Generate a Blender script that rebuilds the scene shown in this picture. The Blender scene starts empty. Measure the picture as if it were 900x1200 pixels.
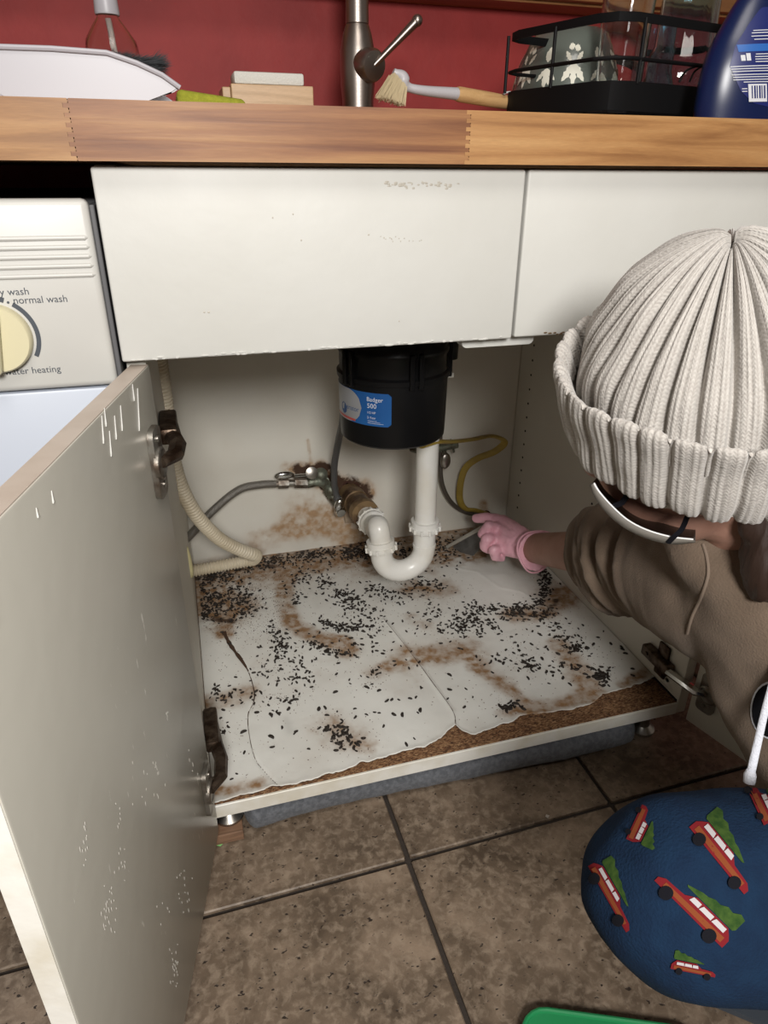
import bpy, bmesh, math, random, time
import numpy as np
from mathutils import Vector, Matrix, noise
from mathutils.bvhtree import BVHTree

random.seed(7); rng = np.random.default_rng(7)
SC = bpy.context.scene; COL = SC.collection
PI = math.pi

# ------------------------------------------------------------------ camera, world, lights, exposure
FPX = 800.0
_X = np.array([3050, -381, 800.]); _X /= np.linalg.norm(_X)
_D = np.array([-13, 1607, 800.]); _D -= _X * (_D @ _X); _D /= np.linalg.norm(_D)
_Y = np.cross(_X, _D); _Y = _Y if _Y[2] > 0 else -_Y
RM = np.stack([_X, _Y, -_D])                       # camera (right, down, forward) -> world
CAM = np.array([0, 0, .868])
cd = bpy.data.cameras.new('camera'); cam = bpy.data.objects.new('camera', cd); COL.objects.link(cam)
cd.sensor_fit = 'VERTICAL'; cd.sensor_height = 36; cd.sensor_width = 27; cd.lens = 24; cd.clip_start = .01
m = Matrix.Identity(4)
for i in range(3):
    m[i][0] = RM[i, 0]; m[i][1] = -RM[i, 1]; m[i][2] = -RM[i, 2]; m[i][3] = CAM[i]
cam.matrix_world = m
SC.camera = cam
SC.view_settings.view_transform = 'Standard'; SC.view_settings.look = 'None'
SC.view_settings.exposure = 0.0; SC.view_settings.gamma = 1; SC.view_settings.use_curve_mapping = False

w = bpy.data.worlds.new('world'); SC.world = w; w.use_nodes = True
w.node_tree.nodes['Background'].inputs[0].default_value = (.9, .95, 1, 1)
w.node_tree.nodes['Background'].inputs[1].default_value = .035

def area(name, loc, target, size, power, col, shape='DISK'):
    l = bpy.data.lights.new(name, 'AREA'); l.shape = shape; l.size = size; l.energy = power; l.color = col
    o = bpy.data.objects.new(name, l); COL.objects.link(o); o.location = loc
    o.rotation_euler = (Vector(target) - Vector(loc)).to_track_quat('-Z', 'Y').to_euler(); return o
area('work_light', (-.01, -.70, 1.27), (.20, .95, .45), .32, 25, (1, .975, .94))
area('ceiling_light', (.1, -.5, 2.34), (.1, -.3, 0), .7, 16.0, (1, .95, .88), 'SQUARE')

# ------------------------------------------------------------------ geometry helpers
def ray(px, py): return RM @ np.array([(px - 450) / FPX, (py - 600) / FPX, 1.])
def on(px, py, ax, val):
    r = ray(px, py); return Vector(CAM + r * ((val - CAM[ax]) / r[ax]))
def onx(px, py, v): return on(px, py, 0, v)
def ony(px, py, v): return on(px, py, 1, v)
def onz(px, py, v): return on(px, py, 2, v)
def at(px, py, d): return Vector(CAM + RM @ np.array([(px - 450) / FPX * d, (py - 600) / FPX * d, d]))
def camdir(v): return Vector(RM @ np.array(v))

def prop(o, label=None, cat=None, group=None, kind=None):
    if label: o['label'] = label
    if cat: o['category'] = cat
    if group: o['group'] = group
    if kind: o['kind'] = kind
    return o
def thing(name, loc, label, cat, group=None, rot=(0, 0, 0)):
    o = bpy.data.objects.new(name, None); COL.objects.link(o); o.location = loc; o.rotation_euler = rot
    o.empty_display_size = .02
    return prop(o, label, cat, group)
def link(name, me, parent=None, mt=None, keep=True):
    o = bpy.data.objects.new(name, me); COL.objects.link(o)
    if mt is not None: me.materials.clear(); me.materials.append(mt)
    if parent is not None:
        o.parent = parent
        if keep:
            o.matrix_parent_inverse = world_of(parent).inverted()
    return o
def world_of(o):
    mb = o.matrix_basis.copy()
    if o.parent: return world_of(o.parent) @ o.matrix_parent_inverse @ mb
    return mb
def obj(name, bm, mt, parent=None, smooth=False, keep=True, ang=40):
    me = bpy.data.meshes.new(name); bmesh.ops.recalc_face_normals(bm, faces=bm.faces[:]); bm.to_mesh(me); bm.free()
    o = link(name, me, parent, mt, keep)
    if smooth:
        for p in me.polygons: p.use_smooth = True
        if ang < 180:
            try: me.set_sharp_from_angle(angle=math.radians(ang))
            except Exception: pass
    return o
def NB(): return bmesh.new()
def box(bm, x0, x1, y0, y1, z0, z1, bev=0, seg=2, M=None):
    vs = [bm.verts.new((x, y, z)) for x in (x0, x1) for y in (y0, y1) for z in (z0, z1)]
    q = [(0, 1, 3, 2), (4, 6, 7, 5), (0, 4, 5, 1), (2, 3, 7, 6), (0, 2, 6, 4), (1, 5, 7, 3)]
    fs = [bm.faces.new([vs[i] for i in f]) for f in q]
    if bev:
        es = list({e for f in fs for e in f.edges})
        r = bmesh.ops.bevel(bm, geom=es, offset=bev, segments=seg, profile=.5, affect='EDGES')
        vs = list({v for f in r['faces'] for v in f.verts} | {v for v in vs if v.is_valid})
    if M is not None:
        vv = set(vs)
        for v in list(vv):
            for e in v.link_edges: vv.add(e.other_vert(v))
        for v in vv: v.co = M @ v.co
    return bm
def frame(d, up=(0, 0, 1)):
    d = Vector(d).normalized(); u = Vector(up)
    if abs(d.dot(u)) > .97: u = Vector((1, 0, 0))
    a = u.cross(d).normalized(); b = d.cross(a).normalized(); return a, b, d
def lathe(bm, prof, n=32, o=(0, 0, 0), axis=(0, 0, 1), cap=True, sx=1, sy=1, up=(0, 1, 0.001)):
    a, b, d = frame(axis, up) if tuple(axis) != (0, 0, 1) else (Vector((1, 0, 0)), Vector((0, 1, 0)), Vector((0, 0, 1)))
    o = Vector(o); rings = []
    for r, h in prof:
        rings.append([bm.verts.new(o + d * h + a * (r * sx * math.cos(2 * PI * i / n)) + b * (r * sy * math.sin(2 * PI * i / n))) for i in range(n)])
    for k in range(len(rings) - 1):
        for i in range(n):
            j = (i + 1) % n; bm.faces.new((rings[k][i], rings[k][j], rings[k + 1][j], rings[k + 1][i]))
    if cap:
        bm.faces.new(rings[0][::-1]); bm.faces.new(rings[-1])
    return bm
def spline(pts, n=10):
    P = [Vector(p) for p in pts]; out = []
    Q = [P[0] * 2 - P[1]] + P + [P[-1] * 2 - P[-2]]
    for i in range(1, len(Q) - 2):
        for k in range(n):
            t = k / n; a, b, c, d = Q[i - 1], Q[i], Q[i + 1], Q[i + 2]
            out.append(.5 * ((2 * b) + (c - a) * t + (2 * a - 5 * b + 4 * c - d) * t * t + (3 * b - a - 3 * c + d) * t ** 3))
    out.append(P[-1]); return out
def tube(bm, pts, rad, n=12, cap=True, flat=1.0, up=(0, 0, 1)):
    """rad: number, list per point, or function(length, fraction)"""
    L = 0; tot = sum((pts[i + 1] - pts[i]).length for i in range(len(pts) - 1)); rings = []
    ref = Vector(up)
    for i, p in enumerate(pts):
        d = (pts[min(i + 1, len(pts) - 1)] - pts[max(i - 1, 0)]).normalized()
        if i: L += (pts[i] - pts[i - 1]).length
        a = ref.cross(d)
        if a.length < 1e-3: a = Vector((1, .1, 0)).cross(d)
        a.normalize(); b = d.cross(a).normalized(); ref = b
        r = rad(L, L / tot) if callable(rad) else (rad[i] if isinstance(rad, (list, tuple)) else rad)
        rings.append([bm.verts.new(p + a * (r * math.cos(2 * PI * k / n)) + b * (r * flat * math.sin(2 * PI * k / n))) for k in range(n)])
    for k in range(len(rings) - 1):
        for i in range(n):
            j = (i + 1) % n; bm.faces.new((rings[k][i], rings[k][j], rings[k + 1][j], rings[k + 1][i]))
    if cap: bm.faces.new(rings[0][::-1]); bm.faces.new(rings[-1])
    return bm
def resample(pts, step):
    out = [pts[0].copy()]; acc = 0
    for i in range(len(pts) - 1):
        a, b = pts[i], pts[i + 1]; l = (b - a).length; t = step - acc
        while t <= l:
            out.append(a.lerp(b, t / l)); t += step
        acc = l - (t - step)
    return out
_BT = {}
def _balltpl(u, v):
    if (u, v) not in _BT:
        P = [(0, 0, 1)] + [(math.sin(PI * j / v) * math.cos(2 * PI * i / u), math.sin(PI * j / v) * math.sin(2 * PI * i / u), math.cos(PI * j / v)) for j in range(1, v) for i in range(u)] + [(0, 0, -1)]
        F = [(0, 1 + i, 1 + (i + 1) % u) for i in range(u)]
        for j in range(v - 2):
            for i in range(u): F.append((1 + j * u + i, 1 + (j + 1) * u + i, 1 + (j + 1) * u + (i + 1) % u, 1 + j * u + (i + 1) % u))
        k = len(P) - 1; F += [(k, k - u + (i + 1) % u, k - u + i) for i in range(u)]
        _BT[(u, v)] = ([Vector(p) for p in P], F)
    return _BT[(u, v)]
def ball(bm, c, r, M=None, u=16, v=12):
    P, F = _balltpl(u, v)
    if isinstance(r, (int, float)): r = (r, r, r)
    mm = Matrix.Translation(Vector(c)) @ (M if M is not None else Matrix.Identity(4)) @ Matrix.Diagonal((r[0], r[1], r[2], 1))
    vs = [bm.verts.new(mm @ p) for p in P]
    for f in F: bm.faces.new([vs[i] for i in f])
    return bm
def prism(bm, pts, nrm, th, o=None):
    """polygon of 3D points extruded along nrm by th"""
    nrm = Vector(nrm).normalized() * th
    a = [bm.verts.new(p) for p in pts]; b = [bm.verts.new(Vector(p) + nrm) for p in pts]; n = len(a)
    bm.faces.new(a); bm.faces.new(b[::-1])
    for i in range(n): bm.faces.new((a[i], b[i], b[(i + 1) % n], a[(i + 1) % n]))
    return bm
def rrect(w, h, r, n=5):
    out = []
    for cx, cy, a0 in ((w / 2 - r, h / 2 - r, 0), (-w / 2 + r, h / 2 - r, 90), (-w / 2 + r, -h / 2 + r, 180), (w / 2 - r, -h / 2 + r, 270)):
        for k in range(n + 1):
            a = math.radians(a0 + 90 * k / n); out.append((cx + r * math.cos(a), cy + r * math.sin(a)))
    return out
def remeshed(name, bm, mt, voxel, smooth=6, parent=None, factor=.5, disp=None, post=1):
    _t0 = time.time(); me = bpy.data.meshes.new(name); bm.to_mesh(me); bm.free()
    o = bpy.data.objects.new(name, me); COL.objects.link(o)
    r = o.modifiers.new('r', 'REMESH'); r.mode = 'VOXEL'; r.voxel_size = voxel; r.use_smooth_shade = True
    if smooth:
        s = o.modifiers.new('s', 'SMOOTH'); s.factor = factor; s.iterations = smooth
    dg = bpy.context.evaluated_depsgraph_get(); dg.update()
    m2 = bpy.data.meshes.new_from_object(o.evaluated_get(dg)); m2.name = name
    o.modifiers.clear(); o.data = m2; bpy.data.meshes.remove(me)
    m2.materials.clear(); m2.materials.append(mt)
    if disp:
        nn = [v.normal.copy() for v in m2.vertices]
        for v, n_ in zip(m2.vertices, nn): v.co += disp(v.co, n_)
        n_ = len(m2.vertices); co = np.zeros(n_ * 3); m2.vertices.foreach_get('co', co); co = co.reshape(-1, 3); ed = np.zeros(len(m2.edges) * 2, int); m2.edges.foreach_get('vertices', ed); ed = ed.reshape(-1, 2)
        for _ in range(post):
            ac = np.zeros_like(co); ct_ = np.zeros(n_)
            for a_i, b_i in ((0, 1), (1, 0)): np.add.at(ac, ed[:, a_i], co[ed[:, b_i]]); np.add.at(ct_, ed[:, a_i], 1)
            co = .45 * co + .55 * ac / np.maximum(ct_, 1)[:, None]
        m2.vertices.foreach_set('co', co.ravel()); m2.update()
    for p in m2.polygons: p.use_smooth = True
    if parent is not None:
        o.parent = parent; o.matrix_parent_inverse = world_of(parent).inverted()
    return o
def text_mesh(body, size, ext=0.0, align='LEFT'):
    c = bpy.data.curves.new('t', 'FONT'); c.body = body; c.size = size; c.extrude = ext; c.align_x = align; c.resolution_u = 3
    o = bpy.data.objects.new('t', c); COL.objects.link(o)
    dg = bpy.context.evaluated_depsgraph_get(); dg.update()
    me = bpy.data.meshes.new_from_object(o.evaluated_get(dg))
    bpy.data.objects.remove(o); bpy.data.curves.remove(c); return me

# ------------------------------------------------------------------ materials
def newmat(name):
    mt = bpy.data.materials.new(name); mt.use_nodes = True; nt = mt.node_tree
    return mt, nt, nt.nodes['Principled BSDF']
def rgb(c): return (c[0], c[1], c[2], 1)
def mat(name, c, rough=.5, metal=0, c2=None, nscale=8, bump=0, bscale=60, contrast=(.35, .65), stretch=None, spec=.5, rough2=None, coat=0, sheen=0):
    mt, nt, b = newmat(name); N = nt.nodes; L = nt.links
    b.inputs['Base Color'].default_value = rgb(c); b.inputs['Roughness'].default_value = rough; b.inputs['Metallic'].default_value = metal
    b.inputs['Specular IOR Level'].default_value = spec
    if coat: b.inputs['Coat Weight'].default_value = coat
    if sheen: b.inputs['Sheen Weight'].default_value = sheen; b.inputs['Sheen Roughness'].default_value = .6
    tc = N.new('ShaderNodeTexCoord'); mp = N.new('ShaderNodeMapping'); L.new(tc.outputs['Object'], mp.inputs[0])
    if stretch: mp.inputs['Scale'].default_value = stretch
    if c2 is not None or rough2 is not None:
        n = N.new('ShaderNodeTexNoise'); n.inputs['Scale'].default_value = nscale; n.inputs['Detail'].default_value = 6; L.new(mp.outputs[0], n.inputs[0])
        mr = N.new('ShaderNodeMapRange'); mr.inputs[1].default_value = contrast[0]; mr.inputs[2].default_value = contrast[1]; L.new(n.outputs[0], mr.inputs[0])
        if c2 is not None:
            mx = N.new('ShaderNodeMix'); mx.data_type = 'RGBA'; mx.inputs[6].default_value = rgb(c); mx.inputs[7].default_value = rgb(c2)
            L.new(mr.outputs[0], mx.inputs[0]); L.new(mx.outputs[2], b.inputs['Base Color'])
        if rough2 is not None:
            m2 = N.new('ShaderNodeMapRange'); m2.inputs[3].default_value = rough; m2.inputs[4].default_value = rough2; L.new(mr.outputs[0], m2.inputs[0]); L.new(m2.outputs[0], b.inputs['Roughness'])
    if bump:
        n2 = N.new('ShaderNodeTexNoise'); n2.inputs['Scale'].default_value = bscale; n2.inputs['Detail'].default_value = 5; L.new(mp.outputs[0], n2.inputs[0])
        bp = N.new('ShaderNodeBump'); bp.inputs['Strength'].default_value = bump; bp.inputs['Distance'].default_value = .002
        L.new(n2.outputs[0], bp.inputs['Height']); L.new(bp.outputs[0], b.inputs['Normal'])
    return mt
def glass(name, c, rough=.02, ior=1.45, trans=1):
    mt, nt, b = newmat(name); b.inputs['Base Color'].default_value = rgb(c); b.inputs['Roughness'].default_value = rough
    b.inputs['Transmission Weight'].default_value = trans; b.inputs['IOR'].default_value = ior; return mt

def wood(name, c1, c2, c3, scale=(1.2, 14, 14), rough=.45, wscale=3.0):
    mt, nt, b = newmat(name); N = nt.nodes; L = nt.links
    tc = N.new('ShaderNodeTexCoord'); mp = N.new('ShaderNodeMapping'); mp.inputs['Scale'].default_value = scale; L.new(tc.outputs['Object'], mp.inputs[0])
    oi = N.new('ShaderNodeObjectInfo'); ad = N.new('ShaderNodeVectorMath'); ad.operation = 'ADD'; cm = N.new('ShaderNodeCombineXYZ')
    ml = N.new('ShaderNodeMath'); ml.operation = 'MULTIPLY'; ml.inputs[1].default_value = 37; L.new(oi.outputs['Random'], ml.inputs[0]); L.new(ml.outputs[0], cm.inputs[0]); L.new(ml.outputs[0], cm.inputs[1])
    L.new(mp.outputs[0], ad.inputs[0]); L.new(cm.outputs[0], ad.inputs[1])
    n = N.new('ShaderNodeTexNoise'); n.inputs['Scale'].default_value = wscale; n.inputs['Detail'].default_value = 8; n.inputs['Distortion'].default_value = .6; L.new(ad.outputs[0], n.inputs[0])
    cr = N.new('ShaderNodeValToRGB'); e = cr.color_ramp.elements; e[0].position = .3; e[0].color = rgb(c1); e[1].position = .72; e[1].color = rgb(c3)
    k = cr.color_ramp.elements.new(.5); k.color = rgb(c2); L.new(n.outputs[0], cr.inputs[0])
    n3 = N.new('ShaderNodeTexNoise'); n3.inputs['Scale'].default_value = 60; n3.inputs['Detail'].default_value = 3; L.new(ad.outputs[0], n3.inputs[0])
    hs = N.new('ShaderNodeHueSaturation'); vr = N.new('ShaderNodeMapRange'); vr.inputs[3].default_value = .8; vr.inputs[4].default_value = 1.2; L.new(n3.outputs[0], vr.inputs[0])
    m3 = N.new('ShaderNodeMath'); m3.operation = 'MULTIPLY'; v2 = N.new('ShaderNodeMapRange'); v2.inputs[3].default_value = .88; v2.inputs[4].default_value = 1.1; L.new(oi.outputs['Random'], v2.inputs[0])
    L.new(vr.outputs[0], m3.inputs[0]); L.new(v2.outputs[0], m3.inputs[1]); L.new(m3.outputs[0], hs.inputs['Value']); L.new(cr.outputs[0], hs.inputs['Color']); L.new(hs.outputs[0], b.inputs['Base Color'])
    b.inputs['Roughness'].default_value = rough
    bp = N.new('ShaderNodeBump'); bp.inputs['Strength'].default_value = .12; bp.inputs['Distance'].default_value = .002; L.new(n.outputs[0], bp.inputs['Height']); L.new(bp.outputs[0], b.inputs['Normal'])
    return mt

M = {}
M['white_paint'] = mat('white_paint', (.58, .578, .55), .48, c2=(.545, .54, .505), nscale=5, bump=.35, bscale=28, rough2=.55)
M['door_paint'] = None
M['edge_white'] = mat('edge_white', (.80, .785, .73), .4, c2=(.62, .57, .45), nscale=18, contrast=(.45, .75), bump=.2, bscale=80)
M['cabinet_white'] = mat('cabinet_white', (.70, .675, .60), .5, c2=(.65, .625, .55), nscale=4, bump=.08, bscale=50)
M['red_wall'] = mat('red_wall', (.32, .036, .034), .6, c2=(.26, .029, .028), nscale=9, bump=.5, bscale=38, spec=.3)
M['plain_wall'] = mat('plain_wall', (.45, .43, .40), .7)
M['black_plastic'] = mat('black_plastic', (.005, .005, .0055), .28, bump=.05, bscale=90, rough2=.4, spec=.25)
M['black_wire'] = mat('black_wire', (.004, .004, .0045), .55, spec=.15)
M['black_dark'] = mat('black_dark', (.01, .009, .009), .8)
M['pvc'] = mat('pvc', (.78, .77, .73), .3, c2=(.70, .66, .57), nscale=14, contrast=(.5, .8))
M['steel'] = mat('steel', (.42, .40, .37), .32, 1, c2=(.30, .27, .23), nscale=30, contrast=(.4, .7), bump=.1)
M['brushed'] = mat('brushed', (.34, .30, .27), .36, 1, bump=.05, stretch=(1, 1, 8))
M['hinge_metal'] = mat('hinge_metal', (.36, .345, .31), .42, .9, c2=(.16, .12, .09), nscale=45, contrast=(.4, .65), bump=.3, bscale=120)
M['hinge_dark'] = mat('hinge_dark', (.16, .12, .09), .45, .9, c2=(.05, .03, .02), nscale=70, contrast=(.35, .6), bump=.5, bscale=150)
M['corroded'] = mat('corroded', (.22, .24, .19), .5, .7, c2=(.07, .05, .03), nscale=60, contrast=(.4, .65), bump=.6, bscale=140)
M['chrome'] = mat('chrome', (.6, .6, .58), .16, 1)
M['brass_old'] = mat('brass_old', (.30, .20, .10), .5, .5, c2=(.09, .05, .03), nscale=30, contrast=(.4, .6), bump=.4)
M['rust_hole'] = mat('rust_hole', (.05, .018, .01), .9, bump=.8, bscale=60)
M['hose'] = mat('hose', (.62, .55, .42), .5, c2=(.50, .42, .29), nscale=20, contrast=(.4, .75))
M['braid'] = mat('braid', (.26, .245, .22), .35, .8, bump=.8, bscale=700)
M['grey_hose'] = mat('grey_hose', (.10, .10, .10), .45, .2, bump=.5, bscale=600)
M['yellow'] = mat('yellow', (.42, .30, .055), .45, c2=(.33, .23, .045), nscale=30)
M['foam'] = mat('foam', (.75, .68, .38), .8, bump=.8, bscale=120)
M['towel'] = mat('towel', (.135, .142, .158), .95, c2=(.09, .096, .108), nscale=140, contrast=(.4, .6), bump=1, bscale=300, sheen=.1)
M['dropping'] = mat('dropping', (.018, .012, .008), .7, bump=.4, bscale=400)
M['white_plastic'] = mat('white_plastic', (.40, .39, .42), .4)
M['dish_white'] = mat('dish_white', (.56, .56, .53), .38, c2=(.53, .52, .49), nscale=6)
M['dish_blue'] = mat('dish_blue', (.48, .52, .60), .4)
M['knob_cream'] = mat('knob_cream', (.62, .57, .38), .4)
M['grey_print'] = mat('grey_print', (.055, .065, .08), .6)
M['trim_grey'] = mat('trim_grey', (.09, .09, .095), .5)
M['bristle'] = mat('bristle', (.02, .022, .025), .7)
M['straw'] = mat('straw', (.62, .52, .33), .8)
M['green_sponge'] = mat('green_sponge', (.35, .36, .03), .9, c2=(.26, .27, .02), nscale=90, bump=1, bscale=300)
M['white_sponge'] = mat('white_sponge', (.66, .65, .60), .9, bump=.5, bscale=300)
M['light_wood'] = wood('light_wood', (.50, .33, .18), (.56, .38, .22), (.42, .27, .14), (2, 30, 30))
M['handle_wood'] = wood('handle_wood', (.42, .25, .10), (.50, .31, .14), (.36, .2, .08), (4, 40, 40))
M['shelf_wood'] = wood('shelf_wood', (.20, .085, .03), (.26, .115, .04), (.15, .06, .02), (1, 10, 10))
M['beech'] = wood('beech', (.27, .12, .05), (.38, .20, .085), (.46, .27, .125), (1.5, 26, 26), .5)
M['beech_red'] = wood('beech_red', (.15, .05, .018), (.28, .12, .045), (.42, .22, .085), (1.3, 20, 30), .5)
M['beech_light'] = wood('beech_light', (.19, .08, .026), (.33, .165, .06), (.42, .235, .095), (1.6, 24, 26), .5)
M['block_wood'] = wood('block_wood', (.20, .11, .065), (.26, .15, .09), (.14, .08, .05), (4, 30, 30))
M['bowl_grey'] = mat('bowl_grey', (.10, .115, .10), .25, coat=.3)
M['bowl_print'] = mat('bowl_print', (.68, .66, .56), .4)
M['glass_clear'] = glass('glass_clear', (.95, .97, .97))
M['glass_blue'] = glass('glass_blue', (.62, .84, .92), .04)
M['soap_clear'] = glass('soap_clear', (.93, .90, .88), .08, 1.3)
M['blue_bottle'] = mat('blue_bottle', (.003, .010, .055), .3)
M['blue_label'] = mat('blue_label', (.008, .016, .12), .4)
M['blue_band'] = mat('blue_band', (.02, .12, .42), .4)
M['print_white'] = mat('print_white', (.62, .64, .68), .5)
M['label_blue'] = mat('label_blue', (.025, .14, .42), .25, c2=(.02, .10, .33), nscale=12, metal=.3)
M['label_silver'] = mat('label_silver', (.42, .43, .45), .35, .4)
M['label_red'] = mat('label_red', (.45, .08, .07), .4)
M['logo_blue'] = mat('logo_blue', (.03, .08, .20), .4)
M['skin'] = mat('skin', (.40, .225, .17), .55, c2=(.35, .185, .135), nscale=40, bump=.15, bscale=300)
M['glove'] = mat('glove', (.86, .48, .56), .38, c2=(.80, .42, .51), nscale=25, bump=.35, bscale=90)
M['hair'] = mat('hair', (.03, .015, .01), .5, bump=.8, bscale=150, stretch=(1, 1, .2))
M['mask'] = mat('mask', (.17, .155, .135), .6, bump=.3, bscale=200)
M['mask_edge'] = mat('mask_edge', (.85, .85, .84), .5)
M['hoodie'] = mat('hoodie', (.175, .128, .093), .95, c2=(.15, .108, .077), nscale=30, bump=.5, bscale=500, sheen=.08, spec=.2)
M['cord'] = mat('cord', (.72, .74, .82), .8, bump=.6, bscale=500)
M['pants'] = mat('pants', (.007, .022, .052), .95, c2=(.006, .017, .042), nscale=60, bump=.5, bscale=500, spec=.15)
M['print_red'] = mat('print_red', (.16, .012, .016), .95, spec=.1)
M['print_orange'] = mat('print_orange', (.19, .050, .018), .95, spec=.1)
M['print_green'] = mat('print_green', (.045, .085, .018), .95, spec=.1, c2=(.02, .05, .012), nscale=200)
M['print_pale'] = mat('print_pale', (.42, .40, .41), .95)
M['print_black'] = mat('print_black', (.008, .008, .011), .95, spec=.1)
M['green_plastic'] = mat('green_plastic', (.02, .26, .09), .35)
M['tape'] = mat('tape', (.25, .60, .20), .6)
M['scrap'] = mat('scrap', (.5, .45, .40), .8)
M['scraper_grey'] = mat('scraper_grey', (.16, .16, .155), .5, .2, c2=(.09, .085, .08), nscale=40)
M['scraper_pale'] = mat('scraper_pale', (.42, .40, .35), .5)

def door_paint():
    mt, nt, b = newmat('door_paint'); N = nt.nodes; L = nt.links
    tc = N.new('ShaderNodeTexCoord')
    mp = N.new('ShaderNodeMapping'); mp.inputs['Scale'].default_value = (60, 60, 14); L.new(tc.outputs['Object'], mp.inputs[0])
    n = N.new('ShaderNodeTexNoise'); n.inputs['Scale'].default_value = 2.2; n.inputs['Detail'].default_value = 4; L.new(mp.outputs[0], n.inputs[0])
    n2 = N.new('ShaderNodeTexNoise'); n2.inputs['Scale'].default_value = 6; n2.inputs['Detail'].default_value = 2; L.new(tc.outputs['Object'], n2.inputs[0])
    a = N.new('ShaderNodeMapRange'); a.inputs[1].default_value = .69; a.inputs[2].default_value = .72; L.new(n.outputs[0], a.inputs[0])
    c = N.new('ShaderNodeMapRange'); c.inputs[1].default_value = .48; c.inputs[2].default_value = .60; L.new(n2.outputs[0], c.inputs[0])
    mu = N.new('ShaderNodeMath'); mu.operation = 'MULTIPLY'; L.new(a.outputs[0], mu.inputs[0]); L.new(c.outputs[0], mu.inputs[1])
    mx = N.new('ShaderNodeMix'); mx.data_type = 'RGBA'; mx.inputs[6].default_value = (.47, .455, .40, 1); mx.inputs[7].default_value = (.80, .78, .72, 1)
    L.new(mu.outputs[0], mx.inputs[0]); L.new(mx.outputs[2], b.inputs['Base Color']); b.inputs['Roughness'].default_value = .30
    n3 = N.new('ShaderNodeTexNoise'); n3.inputs['Scale'].default_value = 30; L.new(tc.outputs['Object'], n3.inputs[0])
    ad = N.new('ShaderNodeMath'); ad.operation = 'ADD'; L.new(n3.outputs[0], ad.inputs[0]); L.new(mu.outputs[0], ad.inputs[1])
    bp = N.new('ShaderNodeBump'); bp.inputs['Strength'].default_value = .2; bp.inputs['Distance'].default_value = .002; L.new(ad.outputs[0], bp.inputs['Height']); L.new(bp.outputs[0], b.inputs['Normal'])
    return mt
M['door_paint'] = door_paint()

def particle():
    mt, nt, b = newmat('particle_board'); N = nt.nodes; L = nt.links
    tc = N.new('ShaderNodeTexCoord'); mp = N.new('ShaderNodeMapping'); mp.inputs['Scale'].default_value = (1, 2.2, 1); L.new(tc.outputs['Object'], mp.inputs[0])
    v = N.new('ShaderNodeTexVoronoi'); v.inputs['Scale'].default_value = 330; L.new(mp.outputs[0], v.inputs[0])
    n = N.new('ShaderNodeTexNoise'); n.inputs['Scale'].default_value = 90; n.inputs['Detail'].default_value = 8; L.new(mp.outputs[0], n.inputs[0])
    sp = N.new('ShaderNodeSeparateColor'); L.new(v.outputs['Color'], sp.inputs[0])
    ad = N.new('ShaderNodeMath'); ad.operation = 'ADD'; L.new(sp.outputs[0], ad.inputs[0]); L.new(n.outputs[0], ad.inputs[1])
    cr = N.new('ShaderNodeValToRGB'); e = cr.color_ramp.elements; e[0].position = .25; e[0].color = (.045, .018, .008, 1); e[1].position = 1; e[1].color = (.40, .24, .12, 1)
    k = e.new(.6); k.color = (.19, .088, .038, 1)
    dv = N.new('ShaderNodeMath'); dv.operation = 'MULTIPLY'; dv.inputs[1].default_value = .62; L.new(ad.outputs[0], dv.inputs[0]); L.new(dv.outputs[0], cr.inputs[0])
    L.new(cr.outputs[0], b.inputs['Base Color']); b.inputs['Roughness'].default_value = .9
    bp = N.new('ShaderNodeBump'); bp.inputs['Strength'].default_value = .9; bp.inputs['Distance'].default_value = .002; L.new(ad.outputs[0], bp.inputs['Height']); L.new(bp.outputs[0], b.inputs['Normal'])
    return mt
M['particle'] = particle()

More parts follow.
